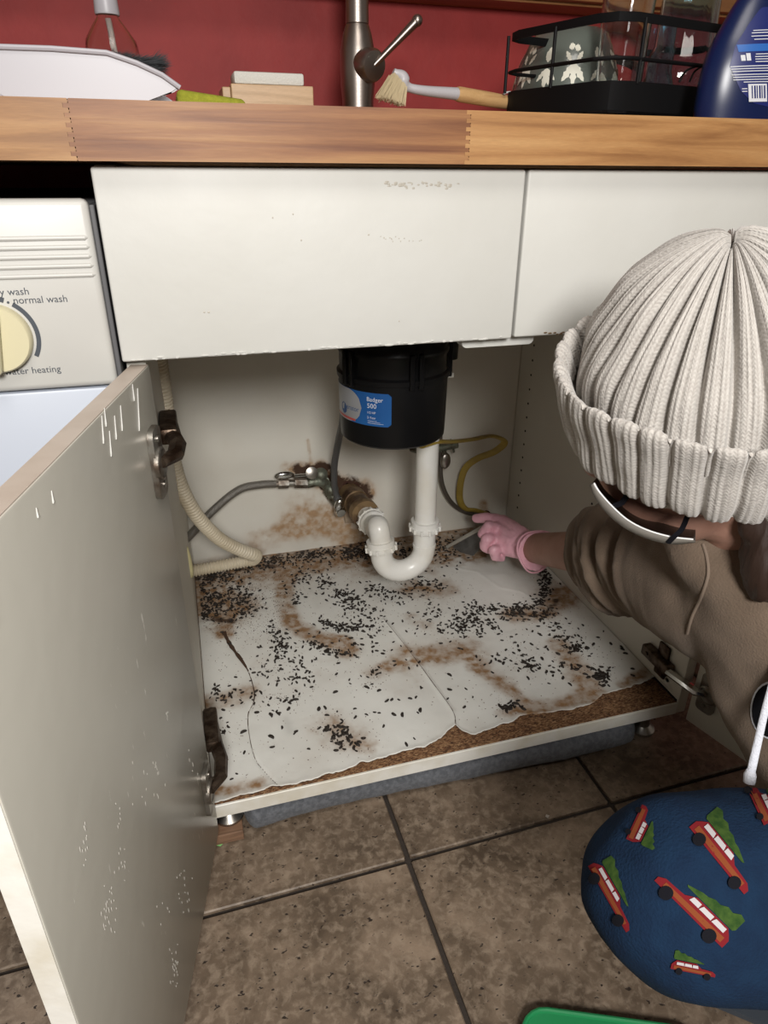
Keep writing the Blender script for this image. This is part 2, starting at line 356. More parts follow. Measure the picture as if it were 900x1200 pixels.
def stained(name, base, base2, brown, dark, rough):
    """attribute 'dirt': R brown stain amount, G dark grime / lines, B grey damp tint"""
    mt, nt, b = newmat(name); N = nt.nodes; L = nt.links
    at_ = N.new('ShaderNodeAttribute'); at_.attribute_name = 'dirt'; sp = N.new('ShaderNodeSeparateColor'); L.new(at_.outputs['Color'], sp.inputs[0])
    tc = N.new('ShaderNodeTexCoord')
    def nz(s, d=6):
        n = N.new('ShaderNodeTexNoise'); n.inputs['Scale'].default_value = s; n.inputs['Detail'].default_value = d; L.new(tc.outputs['Object'], n.inputs[0]); return n.outputs[0]
    def thr(amount, nzo, sharp):
        # amount + (noise-.5)*k -> ramp
        m1 = N.new('ShaderNodeMath'); m1.operation = 'SUBTRACT'; L.new(nzo, m1.inputs[0]); m1.inputs[1].default_value = .5
        m2 = N.new('ShaderNodeMath'); m2.operation = 'MULTIPLY'; L.new(m1.outputs[0], m2.inputs[0]); m2.inputs[1].default_value = 3.6
        m3 = N.new('ShaderNodeMath'); m3.operation = 'MULTIPLY_ADD'; L.new(m2.outputs[0], m3.inputs[0]); L.new(amount, m3.inputs[1]); L.new(amount, m3.inputs[2])
        r = N.new('ShaderNodeMapRange'); r.inputs[1].default_value = .5 - sharp; r.inputs[2].default_value = .5 + sharp; L.new(m3.outputs[0], r.inputs[0]); return r.outputs[0]
    def mix(f, a, c):
        mx = N.new('ShaderNodeMix'); mx.data_type = 'RGBA'; L.new(f, mx.inputs[0])
        if isinstance(a, tuple): mx.inputs[6].default_value = rgb(a)
        else: L.new(a, mx.inputs[6])
        if isinstance(c, tuple): mx.inputs[7].default_value = rgb(c)
        else: L.new(c, mx.inputs[7])
        return mx.outputs[2]
    mr = N.new('ShaderNodeMapRange'); mr.inputs[1].default_value = .35; mr.inputs[2].default_value = .65; L.new(nz(7), mr.inputs[0])
    col = mix(mr.outputs[0], base, base2)
    lb = tuple(.45 * x + .55 * y for x, y in zip(brown, base))
    s1 = thr(sp.outputs[0], nz(34, 10), .30)
    br = mix(nz(90), tuple(x * .75 for x in brown), tuple(x * 1.25 for x in brown))
    hf = N.new('ShaderNodeMapRange'); hf.inputs[1].default_value = .38; hf.inputs[2].default_value = .60; hf.inputs[3].default_value = .42; hf.inputs[4].default_value = 1; L.new(nz(75, 8), hf.inputs[0])
    c1 = N.new('ShaderNodeMath'); c1.operation = 'MULTIPLY'; L.new(hf.outputs[0], c1.inputs[1]); L.new(s1, c1.inputs[0])
    col = mix(c1.outputs[0], mix(thr(sp.outputs[0], nz(14, 6), .5), col, lb), br)
    col = mix(thr(sp.outputs[1], nz(70, 5), .2), col, dark)
    col = mix(sp.outputs[2], col, tuple(x * .72 for x in base2))
    L.new(col, b.inputs['Base Color']); b.inputs['Roughness'].default_value = rough
    bp = N.new('ShaderNodeBump'); bp.inputs['Strength'].default_value = .2; bp.inputs['Distance'].default_value = .002; L.new(nz(40), bp.inputs['Height']); L.new(bp.outputs[0], b.inputs['Normal'])
    return mt
M['liner'] = stained('liner', (.76, .76, .72), (.70, .695, .65), (.27, .155, .075), (.05, .026, .014), .5)
M['back_panel'] = stained('back_panel', (.76, .735, .66), (.72, .69, .61), (.42, .27, .15), (.06, .028, .014), .55)

def tile_mat():
    mt, nt, b = newmat('stone_tile'); N = nt.nodes; L = nt.links
    tc = N.new('ShaderNodeTexCoord'); oi = N.new('ShaderNodeObjectInfo'); ad = N.new('ShaderNodeVectorMath'); ad.operation = 'ADD'; ml = N.new('ShaderNodeMath'); ml.operation = 'MULTIPLY'; ml.inputs[1].default_value = 53
    cm = N.new('ShaderNodeCombineXYZ'); L.new(oi.outputs['Random'], ml.inputs[0]); L.new(ml.outputs[0], cm.inputs[0]); L.new(ml.outputs[0], cm.inputs[2]); L.new(tc.outputs['Object'], ad.inputs[0]); L.new(cm.outputs[0], ad.inputs[1])
    def nz(s, d=8, dist=0):
        n = N.new('ShaderNodeTexNoise'); n.inputs['Scale'].default_value = s; n.inputs['Detail'].default_value = d; n.inputs['Distortion'].default_value = dist; n.inputs['Roughness'].default_value = .62; L.new(ad.outputs[0], n.inputs[0]); return n.outputs[0]
    cr = N.new('ShaderNodeValToRGB'); e = cr.color_ramp.elements; e[0].position = .33; e[0].color = (.075, .052, .034, 1); e[1].position = .68; e[1].color = (.27, .20, .142, 1)
    k = e.new(.5); k.color = (.15, .108, .074, 1); L.new(nz(11, 10, .5), cr.inputs[0])
    # pale blotches
    r2 = N.new('ShaderNodeMapRange'); r2.inputs[1].default_value = .46; r2.inputs[2].default_value = .66; L.new(nz(85, 12, .4), r2.inputs[0])
    mx = N.new('ShaderNodeMix'); mx.data_type = 'RGBA'; mx.inputs[7].default_value = (.34, .265, .195, 1); L.new(cr.outputs[0], mx.inputs[6])
    mm = N.new('ShaderNodeMath'); mm.operation = 'MULTIPLY'; mm.inputs[1].default_value = .6; L.new(r2.outputs[0], mm.inputs[0]); L.new(mm.outputs[0], mx.inputs[0])
    # pits
    mp = N.new('ShaderNodeMapping'); mp.inputs['Scale'].default_value = (1, 1.6, 1); mp.inputs['Rotation'].default_value = (0, 0, .6); L.new(ad.outputs[0], mp.inputs[0])
    n3 = N.new('ShaderNodeTexNoise'); n3.inputs['Scale'].default_value = 110; n3.inputs['Detail'].default_value = 3; L.new(mp.outputs[0], n3.inputs[0])
    r3 = N.new('ShaderNodeMapRange'); r3.inputs[1].default_value = .655; r3.inputs[2].default_value = .69; L.new(n3.outputs[0], r3.inputs[0])
    m2 = N.new('ShaderNodeMix'); m2.data_type = 'RGBA'; m2.inputs[7].default_value = (.03, .02, .014, 1); L.new(r3.outputs[0], m2.inputs[0]); L.new(mx.outputs[2], m2.inputs[6]); L.new(m2.outputs[2], b.inputs['Base Color'])
    b.inputs['Roughness'].default_value = .5
    sb = N.new('ShaderNodeMath'); sb.operation = 'SUBTRACT'; L.new(nz(60), sb.inputs[0]); L.new(r3.outputs[0], sb.inputs[1])
    bp = N.new('ShaderNodeBump'); bp.inputs['Strength'].default_value = .35; bp.inputs['Distance'].default_value = .002; L.new(sb.outputs[0], bp.inputs['Height']); L.new(bp.outputs[0], b.inputs['Normal'])
    return mt
M['tile'] = tile_mat()
M['grout'] = mat('grout', (.035, .026, .020), .9, bump=.5, bscale=200)

def knit(name):
    mt, nt, b = newmat(name); N = nt.nodes; L = nt.links
    uv = N.new('ShaderNodeUVMap'); uv.uv_map = 'UVMap'
    sp = N.new('ShaderNodeSeparateXYZ'); L.new(uv.outputs[0], sp.inputs[0])
    def math_(op, a, c=None):
        n = N.new('ShaderNodeMath'); n.operation = op
        for i, x in enumerate((a, c)):
            if x is None: continue
            if isinstance(x, (int, float)): n.inputs[i].default_value = x
            else: L.new(x, n.inputs[i])
        return n.outputs[0]
    # V stitches: columns along u, slanted rows along v
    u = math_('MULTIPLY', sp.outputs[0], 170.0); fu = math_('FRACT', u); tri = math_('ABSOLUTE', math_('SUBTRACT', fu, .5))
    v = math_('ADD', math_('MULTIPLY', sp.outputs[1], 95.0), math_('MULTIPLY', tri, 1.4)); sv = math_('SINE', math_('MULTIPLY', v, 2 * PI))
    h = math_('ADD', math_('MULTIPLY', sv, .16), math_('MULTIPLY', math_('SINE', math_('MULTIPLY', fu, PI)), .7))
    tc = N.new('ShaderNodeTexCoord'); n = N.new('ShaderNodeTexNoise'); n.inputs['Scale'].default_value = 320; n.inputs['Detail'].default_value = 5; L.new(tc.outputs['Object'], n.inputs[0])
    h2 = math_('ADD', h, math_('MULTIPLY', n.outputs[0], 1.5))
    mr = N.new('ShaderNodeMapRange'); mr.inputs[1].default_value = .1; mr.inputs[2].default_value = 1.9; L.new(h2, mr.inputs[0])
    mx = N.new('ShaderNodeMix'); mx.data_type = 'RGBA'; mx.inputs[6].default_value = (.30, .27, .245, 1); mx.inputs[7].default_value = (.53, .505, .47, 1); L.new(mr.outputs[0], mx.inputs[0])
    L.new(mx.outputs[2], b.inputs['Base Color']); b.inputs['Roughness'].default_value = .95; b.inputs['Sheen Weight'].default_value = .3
    bp = N.new('ShaderNodeBump'); bp.inputs['Strength'].default_value = .5; bp.inputs['Distance'].default_value = .0012; L.new(h2, bp.inputs['Height']); L.new(bp.outputs[0], b.inputs['Normal'])
    return mt
M['knit'] = knit('knit')

# ------------------------------------------------------------------ room shell
YW = 1.375; ZC = .918; XR = .715; XL = -.038; ZP = .0845; YF = .68
fl = NB(); box(fl, -1.6, 2.0, -1.6, YW, -.06, -.008); floor = obj('floor', fl, M['grout']); prop(floor, kind='structure')
tb = NB(); pitch = .33; g = .0035; box(tb, -pitch / 2 + g, pitch / 2 - g, -pitch / 2 + g, pitch / 2 - g, -.0079, 0, .0018, 1)
tme = bpy.data.meshes.new('tile'); tb.to_mesh(tme); tb.free(); tme.materials.append(M['tile'])
rot = math.radians(.9)
for i in range(-5, 6):
    for j in range(-6, 3):
        u, v = (i + .5) * pitch, (j + .5) * pitch
        x = .217 + u * math.cos(rot) - v * math.sin(rot) * .6; y = .607 + u * math.sin(rot) + v * math.cos(rot)
        if x < -1.42 or x > 1.82 or y < -1.42 or y > YW - .17: continue
        t = bpy.data.objects.new('tile', tme); COL.objects.link(t); t.parent = floor; t.location = (x, y, random.uniform(-.0006, 0)); t.rotation_euler.z = rot * .8

def struct(name, x0, x1, y0, y1, z0, z1, mt):
    b_ = NB(); box(b_, x0, x1, y0, y1, z0, z1); return prop(obj(name, b_, mt), kind='structure')
struct('wall_back', -1.6, 2.0, YW + .012, YW + .1, -.008, 2.4, M['red_wall'])
struct('wall_left', -1.7, -1.6, -1.6, YW + .1, -.008, 2.4, M['plain_wall'])
struct('wall_right', 2.0, 2.1, -1.6, YW + .1, -.008, 2.4, M['plain_wall'])
struct('wall_front', -1.6, 2.0, -1.7, -1.6, -.008, 2.4, M['plain_wall'])
struct('ceiling', -1.7, 2.1, -1.7, YW + .1, 2.4, 2.5, M['plain_wall'])

# wooden ledge on the red wall
sh = thing('wall_shelf', (.8, YW, 1.13), 'dark varnished wooden ledge fixed to the red wall above the rack', 'shelf')
b_ = NB(); box(b_, -.6, 1.9, 1.30, 1.318, 1.134, 1.29, .002); obj('front_board', b_, M['shelf_wood'], sh)
b_ = NB(); box(b_, -.6, 1.9, 1.3185, YW + .0115, 1.13, 1.148, .001); obj('shelf_board', b_, M['shelf_wood'], sh)

# ------------------------------------------------------------------ worktop of glued staves
ct = thing('worktop', (.3, 1.0, .874), 'oiled beech block worktop with finger-jointed staves over the white cabinet', 'worktop')
ZB = .8745; YE = .662
def stave(x0, x1, y0, y1, fl_, fr_, mt):
    """outline in xz with finger joints at the ends"""
    nf = 13; dz = (ZC - ZB) / nf; f = .0045
    pts = []
    if fr_ is None: pts += [(x1, ZB), (x1, ZC)]
    else:
        for k in range(nf):
            o = f if (k % 2 == fr_) else 0
            pts += [(x1 + o - .00005, ZB + k * dz + .00003), (x1 + o * .8 - .00015, ZB + (k + 1) * dz - .00003)]
    if fl_ is None: pts += [(x0, ZC), (x0, ZB)]
    else:
        for k in range(nf - 1, -1, -1):
            o = f if (k % 2 == fl_) else 0
            pts += [(x0 + o + .00005, ZB + (k + 1) * dz - .00003), (x0 + o * .8 + .00005, ZB + k * dz + .00003)]
    b_ = NB(); prism(b_, [Vector((a, y0, c)) for a, c in pts], (0, 1, 0), y1 - y0); obj('stave', b_, mt, ct)
xj1 = ony(78, 150, YE).x; xj2 = ony(546, 155, YE).x
rows = [YE + .042 * k for k in range(18)]; rows = [r for r in rows if r < YW] + [YW + .011]
for k in range(len(rows) - 1):
    y0, y1 = rows[k], rows[k + 1] - .0004
    js = [xj1, xj2] if k == 0 else sorted([xj1 - .3 + random.random() * .6, xj2 + random.random() * .5])
    mm = [M['beech_light'], M['beech_red'], M['beech_light']] if k == 0 else random.choices([M['beech'], M['beech_light'], M['beech_red']], k=3)
    stave(-.72, js[0], y0, y1, None, 0, mm[0]); stave(js[0], js[1], y0, y1, 0, 1, mm[1]); stave(js[1], 1.12, y0, y1, 1, None, mm[2])

# ------------------------------------------------------------------ sink cabinet
cab = thing('sink_cabinet', (.33, .70, .045), 'white painted kitchen base cabinet under the worktop with both doors open', 'cabinet')
YC = .70
b_ = NB(); box(b_, XL - .018, XL, YC, YW - .001, .060, .872, .0008, 1); obj('side_panel', b_, M['cabinet_white'], cab)
b_ = NB(); box(b_, XR, XR + .018, YC, YW - .001, .060, .872, .0008, 1); obj('side_panel', b_, M['cabinet_white'], cab)
b_ = NB(); box(b_, XL, XR, YC + .002, YW - .006, .0605, ZP - .001, .0006, 1); obj('bottom_board', b_, M['particle'], cab)
b_ = NB(); box(b_, XL + .0005, XR - .0005, YC - .002, YC + .0019, .0605, ZP - .0010, .0008, 1); obj('edge_strip', b_, M['edge_white'], cab)
# shelf-pin holes in the right side panel
b_ = NB()
for (px, py0, py1, n, yy) in ((597, 437, 587, 12, 1.31), (679, 495, 590, 6, 1.02)):
    z0 = .155 if yy > 1.2 else .30
    for k in range(14):
        lathe(b_, [(.0026, 0), (.0026, .0008)], 8, (XR - .0008, yy, z0 + k * .032), (1, 0, 0))
lathe(b_, [(.006, 0), (.006, .0008)], 12, tuple(onx(797, 740, XR)), (1, 0, 0)); lathe(b_, [(.004, 0), (.004, .0008)], 10, tuple(onx(782, 797, XR)), (1, 0, 0))
prop(obj('pin_holes', b_, M['black_dark'], cab), kind='stuff')

# ---- numpy value noise
def vnoise(x, y, s, seed=0):
    r = np.random.default_rng(seed).random((64, 64)); xx = x * s; yy = y * s
    xi = np.floor(xx).astype(int); yi = np.floor(yy).astype(int); fx = xx - xi; fy = yy - yi; fx = fx * fx * (3 - 2 * fx); fy = fy * fy * (3 - 2 * fy)
    g_ = lambda a, c: r[a % 64, c % 64]
    return (g_(xi, yi) * (1 - fx) + g_(xi + 1, yi) * fx) * (1 - fy) + (g_(xi, yi + 1) * (1 - fx) + g_(xi + 1, yi + 1) * fx) * fy
def fnoise(x, y, s, seed=0): return (vnoise(x, y, s, seed) + .5 * vnoise(x, y, s * 2.1, seed + 1) + .25 * vnoise(x, y, s * 4.3, seed + 2)) / 1.75
def pdist(U, V, pl):
    d = np.full(U.shape, 9.)
    for (a, b2) in zip(pl[:-1], pl[1:]):
        a = np.array(a); b2 = np.array(b2); ab = b2 - a; t = np.clip(((U - a[0]) * ab[0] + (V - a[1]) * ab[1]) / max(ab @ ab, 1e-9), 0, 1)
        d = np.minimum(d, np.hypot(U - a[0] - t * ab[0], V - a[1] - t * ab[1]))
    return d
def blob(U, V, pl, w_, s): return s * np.exp(-(pdist(U, V, pl) / w_) ** 2)
def zp(*pp): return [tuple(onz(a, c, ZP)[:2]) for a, c in pp]
def yp(*pp): return [(onp.x, onp.z) for onp in (ony(a, c, YW - .006) for a, c in pp)]
def colour_attr(me, R_, G_, B_):
    ca = me.color_attributes.new('dirt', 'FLOAT_COLOR', 'POINT'); n = len(me.vertices)
    a = np.ones((n, 4), np.float32); a[:, 0] = np.clip(R_.ravel(), 0, 1); a[:, 1] = np.clip(G_.ravel(), 0, 1); a[:, 2] = np.clip(B_.ravel(), 0, 1)
    ca.data.foreach_set('color', a.ravel())
def grid_mesh(name, P, mask=None):
    nu, nv, _ = P.shape; idx = np.arange(nu * nv).reshape(nu, nv)
    f = np.stack([idx[:-1, :-1], idx[1:, :-1], idx[1:, 1:], idx[:-1, 1:]], -1).reshape(-1, 4)
    if mask is not None:
        mk = mask[:-1, :-1].ravel(); f = f[mk]
    me = bpy.data.meshes.new(name); me.from_pydata(P.reshape(-1, 3).tolist(), [], f.tolist()); me.update()
    for p in me.polygons: p.use_smooth = True
    return me

# ---- torn paper liner on the cabinet floor
edge_px = [(248, 943), (262, 940), (300, 930), (327, 922), (345, 921), (360, 917), (385, 908), (407, 903), (418, 897), (433, 894), (460, 887), (480, 882), (498, 877), (512, 870),
           (526, 858), (534, 853), (543, 860), (556, 863), (568, 860), (587, 851), (610, 842), (636, 836), (660, 834), (683, 831), (697, 824), (706, 815), (722, 812), (740, 806), (757, 800), (772, 794), (785, 791), (812, 790)]
ex = [onz(a, c, ZP).x for a, c in edge_px]; ey = [onz(a, c, ZP).y for a, c in edge_px]
def edge_y(x): return np.maximum(np.interp(x, ex, ey), YC + .001) + (fnoise(x * 1., x * 0 + 3.3, 90, 5) - .5) * .008
NU, NV = 330, 290
xs = np.linspace(XL + .001, XR - .001, NU); tt = np.linspace(0, 1, NV)
X_, T_ = np.meshgrid(xs, tt, indexing='ij'); E0 = np.maximum(edge_y(xs), YC + .0005)[:, None]; Yg = E0 + (YW - .0065 - E0) * T_
crack1 = zp((262, 742), (270, 757), (283, 775), (292, 790), (298, 812), (297, 825), (291, 838), (292, 862), (299, 890), (310, 905), (325, 921))
crack2 = zp((450, 728), (483, 770), (505, 800), (530, 835), (534, 853))
crack3 = zp((535, 667), (560, 672), (585, 690), (610, 695), (640, 712), (652, 722))
R_ = sum([blob(X_, Yg, zp((212, 690), (255, 668), (330, 655), (400, 643), (450, 648), (520, 635), (560, 625)), .070, 1.7),
          blob(X_, Yg, zp((215, 700), (270, 715)), .045, 1.4), blob(X_, Yg, zp((258, 722), (264, 745)), .014, 1.2),
          blob(X_, Yg, zp((338, 660), (333, 700), (340, 730), (362, 745), (400, 755), (408, 765)), .016, 1.0),
          blob(X_, Yg, zp((375, 748), (405, 760)), .016, .8),
          blob(X_, Yg, zp((236, 826), (262, 822), (290, 812)), .022, .62), blob(X_, Yg, zp((385, 850), (425, 875)), .03, .5),
          blob(X_, Yg, zp((440, 790), (480, 772), (540, 765), (562, 785), (600, 812), (628, 836)), .017, .66), blob(X_, Yg, zp((480, 770), (550, 762)), .035, .5),
          blob(X_, Yg, zp((600, 722), (640, 720), (662, 700), (680, 695)), .022, .85), blob(X_, Yg, zp((660, 700), (690, 690)), .04, .6),
          blob(X_, Yg, zp((655, 755), (680, 790), (690, 815)), .022, .68), blob(X_, Yg, zp((590, 838), (650, 828), (700, 815)), .014, .75),
          blob(X_, Yg, zp((730, 805), (770, 780)), .010, .9), blob(X_, Yg, zp((480, 690), (520, 690)), .03, .6), blob(X_, Yg, zp((240, 930), (300, 922)), .012, .55),
          blob(X_, Yg, zp((480, 725), (500, 735)), .02, .35), blob(X_, Yg, zp((510, 640), (560, 650)), .05, .5)])
R_ += (fnoise(X_, Yg, 14, 20) - .5) * .35 + .10
G_ = .0 + .35 * np.exp(-(pdist(X_, Yg, crack3) / .0012) ** 2)
G_ += blob(X_, Yg, zp((245, 726), (272, 730)), .012, .7)
G_ += np.clip(blob(X_, Yg, zp((215, 690), (255, 672), (330, 653), (400, 640)), .055, .72) * (fnoise(X_, Yg, 45, 31) * 2 - .45), 0, 1)
G_ += blob(X_, Yg, zp((600, 720), (640, 722), (652, 705)), .010, .55)
B_ = .5 * np.exp(-(pdist(X_, Yg, zp((335, 845), (340, 858))) / .008) ** 2)
side1 = np.zeros_like(X_)
Z = ZP + .0010 + fnoise(X_, Yg, 8, 2) * .003 + fnoise(X_, Yg, 30, 3) * .0012 + .0022 * np.exp(-((Yg - E0) / .006) ** 2) * fnoise(X_, Yg, 40, 8)
Z -= .0012 * np.exp(-(pdist(X_, Yg, crack1) / .002) ** 2); Z += .0022 * np.exp(-(pdist(X_, Yg, crack2) / .004) ** 2) + .0007 * np.exp(-(pdist(X_, Yg, crack3) / .005) ** 2)
lm = grid_mesh('liner', np.stack([X_, Yg, Z], -1)); colour_attr(lm, R_, G_, B_)
liner = link('liner', lm, cab, M['liner']); liner['label'] = 'white torn paper liner, stained brown and cracked'
def tear(line, wds):
    b_ = NB(); P_ = [Vector((a, c, 0)) for a, c in line]; P_ = spline(P_, 6); ws = [float(np.interp(i / (len(P_) - 1), np.linspace(0, 1, len(wds)), wds)) for i in range(len(P_))]; pr = []
    for i, p in enumerate(P_):
        d_ = (P_[min(i + 1, len(P_) - 1)] - P_[max(i - 1, 0)]).normalized(); q = Vector((-d_.y, d_.x, 0)) * ws[i] * random.uniform(.6, 1.3); row = []
        for s__ in (-1, 1):
            v = p + q * s__; iu = min(max(int(round((v.x - xs_l[0]) / (xs_l[-1] - xs_l[0]) * 329)), 0), 329); e0 = E0[iu, 0]; iv = min(max(int(round((v.y - e0) / (YW - .0065 - e0) * 289)), 0), 289); row.append(b_.verts.new((v.x, v.y, max(ZP + .0004, float(Z[iu, iv]) + .0002))))
        pr.append(row)
    for i in range(len(pr) - 1): b_.faces.new((pr[i][0], pr[i + 1][0], pr[i + 1][1], pr[i][1]))
    obj('tear', b_, mat('tear_dark', (.06, .03, .016), .9), liner)
xs_l = xs
tear(crack1, [.004, .0035, .0012, .0009, .0007, .0006, .0005, .0005]); tear(crack2, [.0003, .0005, .0006, .0007])
sm_ = liner.modifiers.new('s', 'SOLIDIFY'); sm_.thickness = .0008; sm_.offset = -1

# ---- back panel with rust and damp
NU, NV = 190, 190
xs = np.linspace(XL, XR, NU); zs = np.linspace(ZP, .87, NV); X2, Z2 = np.meshgrid(xs, zs, indexing='ij')
R2 = sum([blob(X2, Z2, yp((375, 556), (410, 582), (425, 575)), .026, 1.3), blob(X2, Z2, yp((350, 600), (400, 610), (410, 630)), .045, .62),
          blob(X2, Z2, yp((300, 632), (380, 612), (430, 625)), .028, .6), blob(X2, Z2, yp((214, 668), (300, 648)), .018, .5), blob(X2, Z2, yp((335, 548), (370, 545)), .016, .6),
          blob(X2, Z2, yp((505, 530), (520, 545)), .014, .6), blob(X2, Z2, yp((565, 590), (570, 605)), .012, .8), blob(X2, Z2, yp((200, 690), (600, 612)), .012, .55), blob(X2, Z2, yp((360, 515), (364, 540)), .004, .6)])
R2 += (fnoise(X2, Z2, 16, 50) - .5) * .25
G2 = blob(X2, Z2, yp((350, 552), (378, 550), (388, 575)), .018, 1.2) + blob(X2, Z2, yp((398, 568), (420, 580)), .030, 1.3) + blob(X2, Z2, yp((568, 602), (572, 604)), .009, 1.2) + blob(X2, Z2, yp((210, 672), (600, 614)), .003, .5)
bm_ = grid_mesh('back_panel', np.stack([X2, np.full_like(X2, YW - .006), Z2], -1)); colour_attr(bm_, R2, G2, R2 * 0)
bp_ = link('back_panel', bm_, cab, M['back_panel']); s_ = bp_.modifiers.new('s', 'SOLIDIFY'); s_.thickness = .005; s_.offset = -1
bp_.data.flip_normals(); s_.offset = -1

# ---- fronts
x0 = ony(105, 195, YF).x; xm = ony(609, 300, YF).x
z1 = .8705; z0 = ony(370, 411, YF).z
def front(x0, x1, z0, z1, name='drawer_front'):
    b_ = NB(); n = 60
    # subdivided front with a slightly ragged painted lower edge
    box(b_, x0, x1, YF, YF + .0185, z0, z1, .0022, 3)
    return obj(name, b_, M['white_paint'], cab, True)
f1 = front(x0, xm - .0008, z0, z1); f1['label'] = 'wide false front with chipped paint near its top edge'
f2 = front(xm + .0022, XR + .02, z0 + .001, z1)
# chipped paint flakes along the lower edge and near the top
b_ = NB()
for k in range(46):
    x = random.uniform(x0 + .01, xm - .01); c = Vector((x, YF + .0012, z0 + .001 + random.random() * .002)); ball(b_, c, (.002 + .005 * random.random(), .0021, .0007 + .001 * random.random()), None, 8, 5)
prop(obj('paint_drips', b_, M['white_paint'], cab, True), kind='stuff')
b_ = NB()
for k in range(40):
    p = ony(random.uniform(452, 537), 217 + random.gauss(0, 2.2), YF); ball(b_, p, (.0008 + .0016 * random.random(), .0004, .0005 + .0008 * random.random()), None, 6, 4)
for k in range(7): ball(b_, ony(random.uniform(150, 580), random.uniform(230, 380), YF), (.0006 + random.random() * .0008, .0004, .0009), None, 6, 4)
for k in range(16): ball(b_, ony(random.uniform(445, 500), random.uniform(277, 283), YF), (.0006, .0005, .0006), None, 6, 4)
prop(obj('paint_chips', b_, mat('chip', (.46, .43, .37), .5), cab, True), kind='stuff')['label'] = 'chipped patch of paint'
b_ = NB()
for k in range(10): ball(b_, ony(random.uniform(634, 668), 390 + random.gauss(0, 1), YF - .0002), (.0014 + .002 * random.random(), .0005, .0009), None, 6, 4)
prop(obj('rust_spots', b_, M['brass_old'], cab, True), kind='stuff')
# little white rail under the fronts
pL = ony(539, 407, .705); pR = ony(622, 404, .705)
b_ = NB(); w_ = pR.x - pL.x; cx = (pL.x + pR.x) / 2; prism(b_, [Vector((cx + a, .70, z0 - .004 + c)) for a, c in rrect(w_, .016, .006)], (0, 1, 0), .016); obj('rail_bracket', b_, M['white_paint'], cab, True)
b_ = NB(); box(b_, XL, XR, .716, .734, z0 + .02, .872, .001); obj('front_rail', b_, M['cabinet_white'], cab)

# ---- hinges
def hinge(door, org, dd, nn, sz=1, parent=None, k=1):
    """org: world point on the door's inner face at the cup centre, dd: unit direction along the door away from hinge, nn: inner normal"""
    up = Vector((0, 0, 1)); th = .0035
    b_ = NB(); pts = []
    for a, c in rrect(.030 * sz, .072 * sz, .008 * sz): pts.append(org + dd * (a + .002) + up * c + nn * .0002)
    prism(b_, pts, nn, th * 1.6)
    lathe(b_, [(.0165 * sz, 0), (.0165 * sz, .0042), (.0145 * sz, .0052), (.0135 * sz, .0036)], 24, tuple(org + dd * .004 + nn * .004), tuple(nn), True)
    obj('hinge_plate', b_, M['hinge_metal'], parent, True)
    b_ = NB()
    for s in (-1, 1): lathe(b_, [(.0038, 0), (.0038, .0016)], 12, tuple(org + up * .024 * s + nn * .0055), tuple(nn))
    prop(obj('screws', b_, M['steel'], parent, True), kind='stuff')

# ---- left door, standing open past square
hl = Vector((-.0345, .690, 0)); dl = Vector((-.225, -1, 0)).normalized(); nl = Vector((1, -.225, 0)).normalized(); WD = .398
ZD0, ZD1 = .045, .700
def door_mesh(h, d, n, wd, th=.0185):
    b_ = NB(); Mx = Matrix(((d.x, -n.x, 0, h.x), (d.y, -n.y, 0, h.y), (0, 0, 1, 0), (0, 0, 0, 1)))
    box(b_, 0, wd, 0, th, ZD0, ZD1, .0018, 2, Mx); return b_
dleft = obj('door', door_mesh(hl, dl, nl, WD), M['door_paint'], cab, True); dleft['label'] = 'left door swung open past square, grey-white inner face'
# separate painted edge bands: top and free edge
b_ = NB(); Mx = Matrix(((dl.x, -nl.x, 0, hl.x), (dl.y, -nl.y, 0, hl.y), (0, 0, 1, 0), (0, 0, 0, 1)))
box(b_, .001, WD - .001, .0012, .0173, ZD1 - .0004, ZD1 + .0006, 0, 1, Mx); o = obj('top_edging', b_, mat('edge_beige', (.50, .43, .37), .45, c2=(.44, .37, .31), nscale=25, bump=.2), dleft); o['label'] = 'beige painted top edge'
b_ = NB(); box(b_, WD - .0004, WD + .0006, .0012, .0173, ZD0 + .001, ZD1 - .001, 0, 1, Mx); obj('edging', b_, M['edge_white'], dleft)
# dried paint runs near the top of the door
b_ = NB()
for (px, pa, pb) in ((119, 487, 520), (122, 478, 500), (134, 487, 515), (141, 475, 505), (161, 455, 505), (155, 450, 470), (128, 505, 535), (42, 595, 607), (60, 575, 590)):
    def hit(px, py):
        r = Vector(ray(px, py)); c = Vector(CAM); return c + r * ((hl - c).dot(nl) / r.dot(nl))
    a, c = hit(px, pa), hit(px + 2, pb); pts = [a.lerp(c, t / 6) + nl * .0002 for t in range(7)]
    tube(b_, pts, [.0003, .0004, .0004, .0005, .0006, .0008, .0005], 6, flat=.6)
prop(obj('paint_runs', b_, M['white_paint'], dleft, True), kind='stuff')
# chips: small scuffs on the lower half
def hitl(px, py):
    r = Vector(ray(px, py)); c = Vector(CAM); return c + r * ((hl - c).dot(nl) / r.dot(nl))
b_ = NB(); ZZ = Matrix.Rotation(math.atan2(dl.y, dl.x), 4, 'Z')
for (cx, cy, sx, sy, n) in ((100, 985, 4, 28, 14), (128, 1065, 6, 25, 26), (139, 960, 3, 12, 6), (205, 1130, 5, 25, 24), (215, 1040, 8, 30, 16), (182, 895, 3, 6, 6), (190, 1065, 8, 10, 6), (145, 1010, 8, 25, 10), (196, 840, 1, 8, 6), (175, 930, 20, 30, 14), (225, 900, 6, 30, 6)):
    for k in range(n):
        p = hitl(cx + random.gauss(0, sx * .6), cy + random.gauss(0, sy * .6)); s = .0005 + .0008 * random.random(); ball(b_, p, (s, .0003, s * random.uniform(1, 3.5)), ZZ, 6, 4)
prop(obj('paint_chips', b_, mat('chip_pale', (.70, .68, .62), .45), dleft, True), kind='stuff')
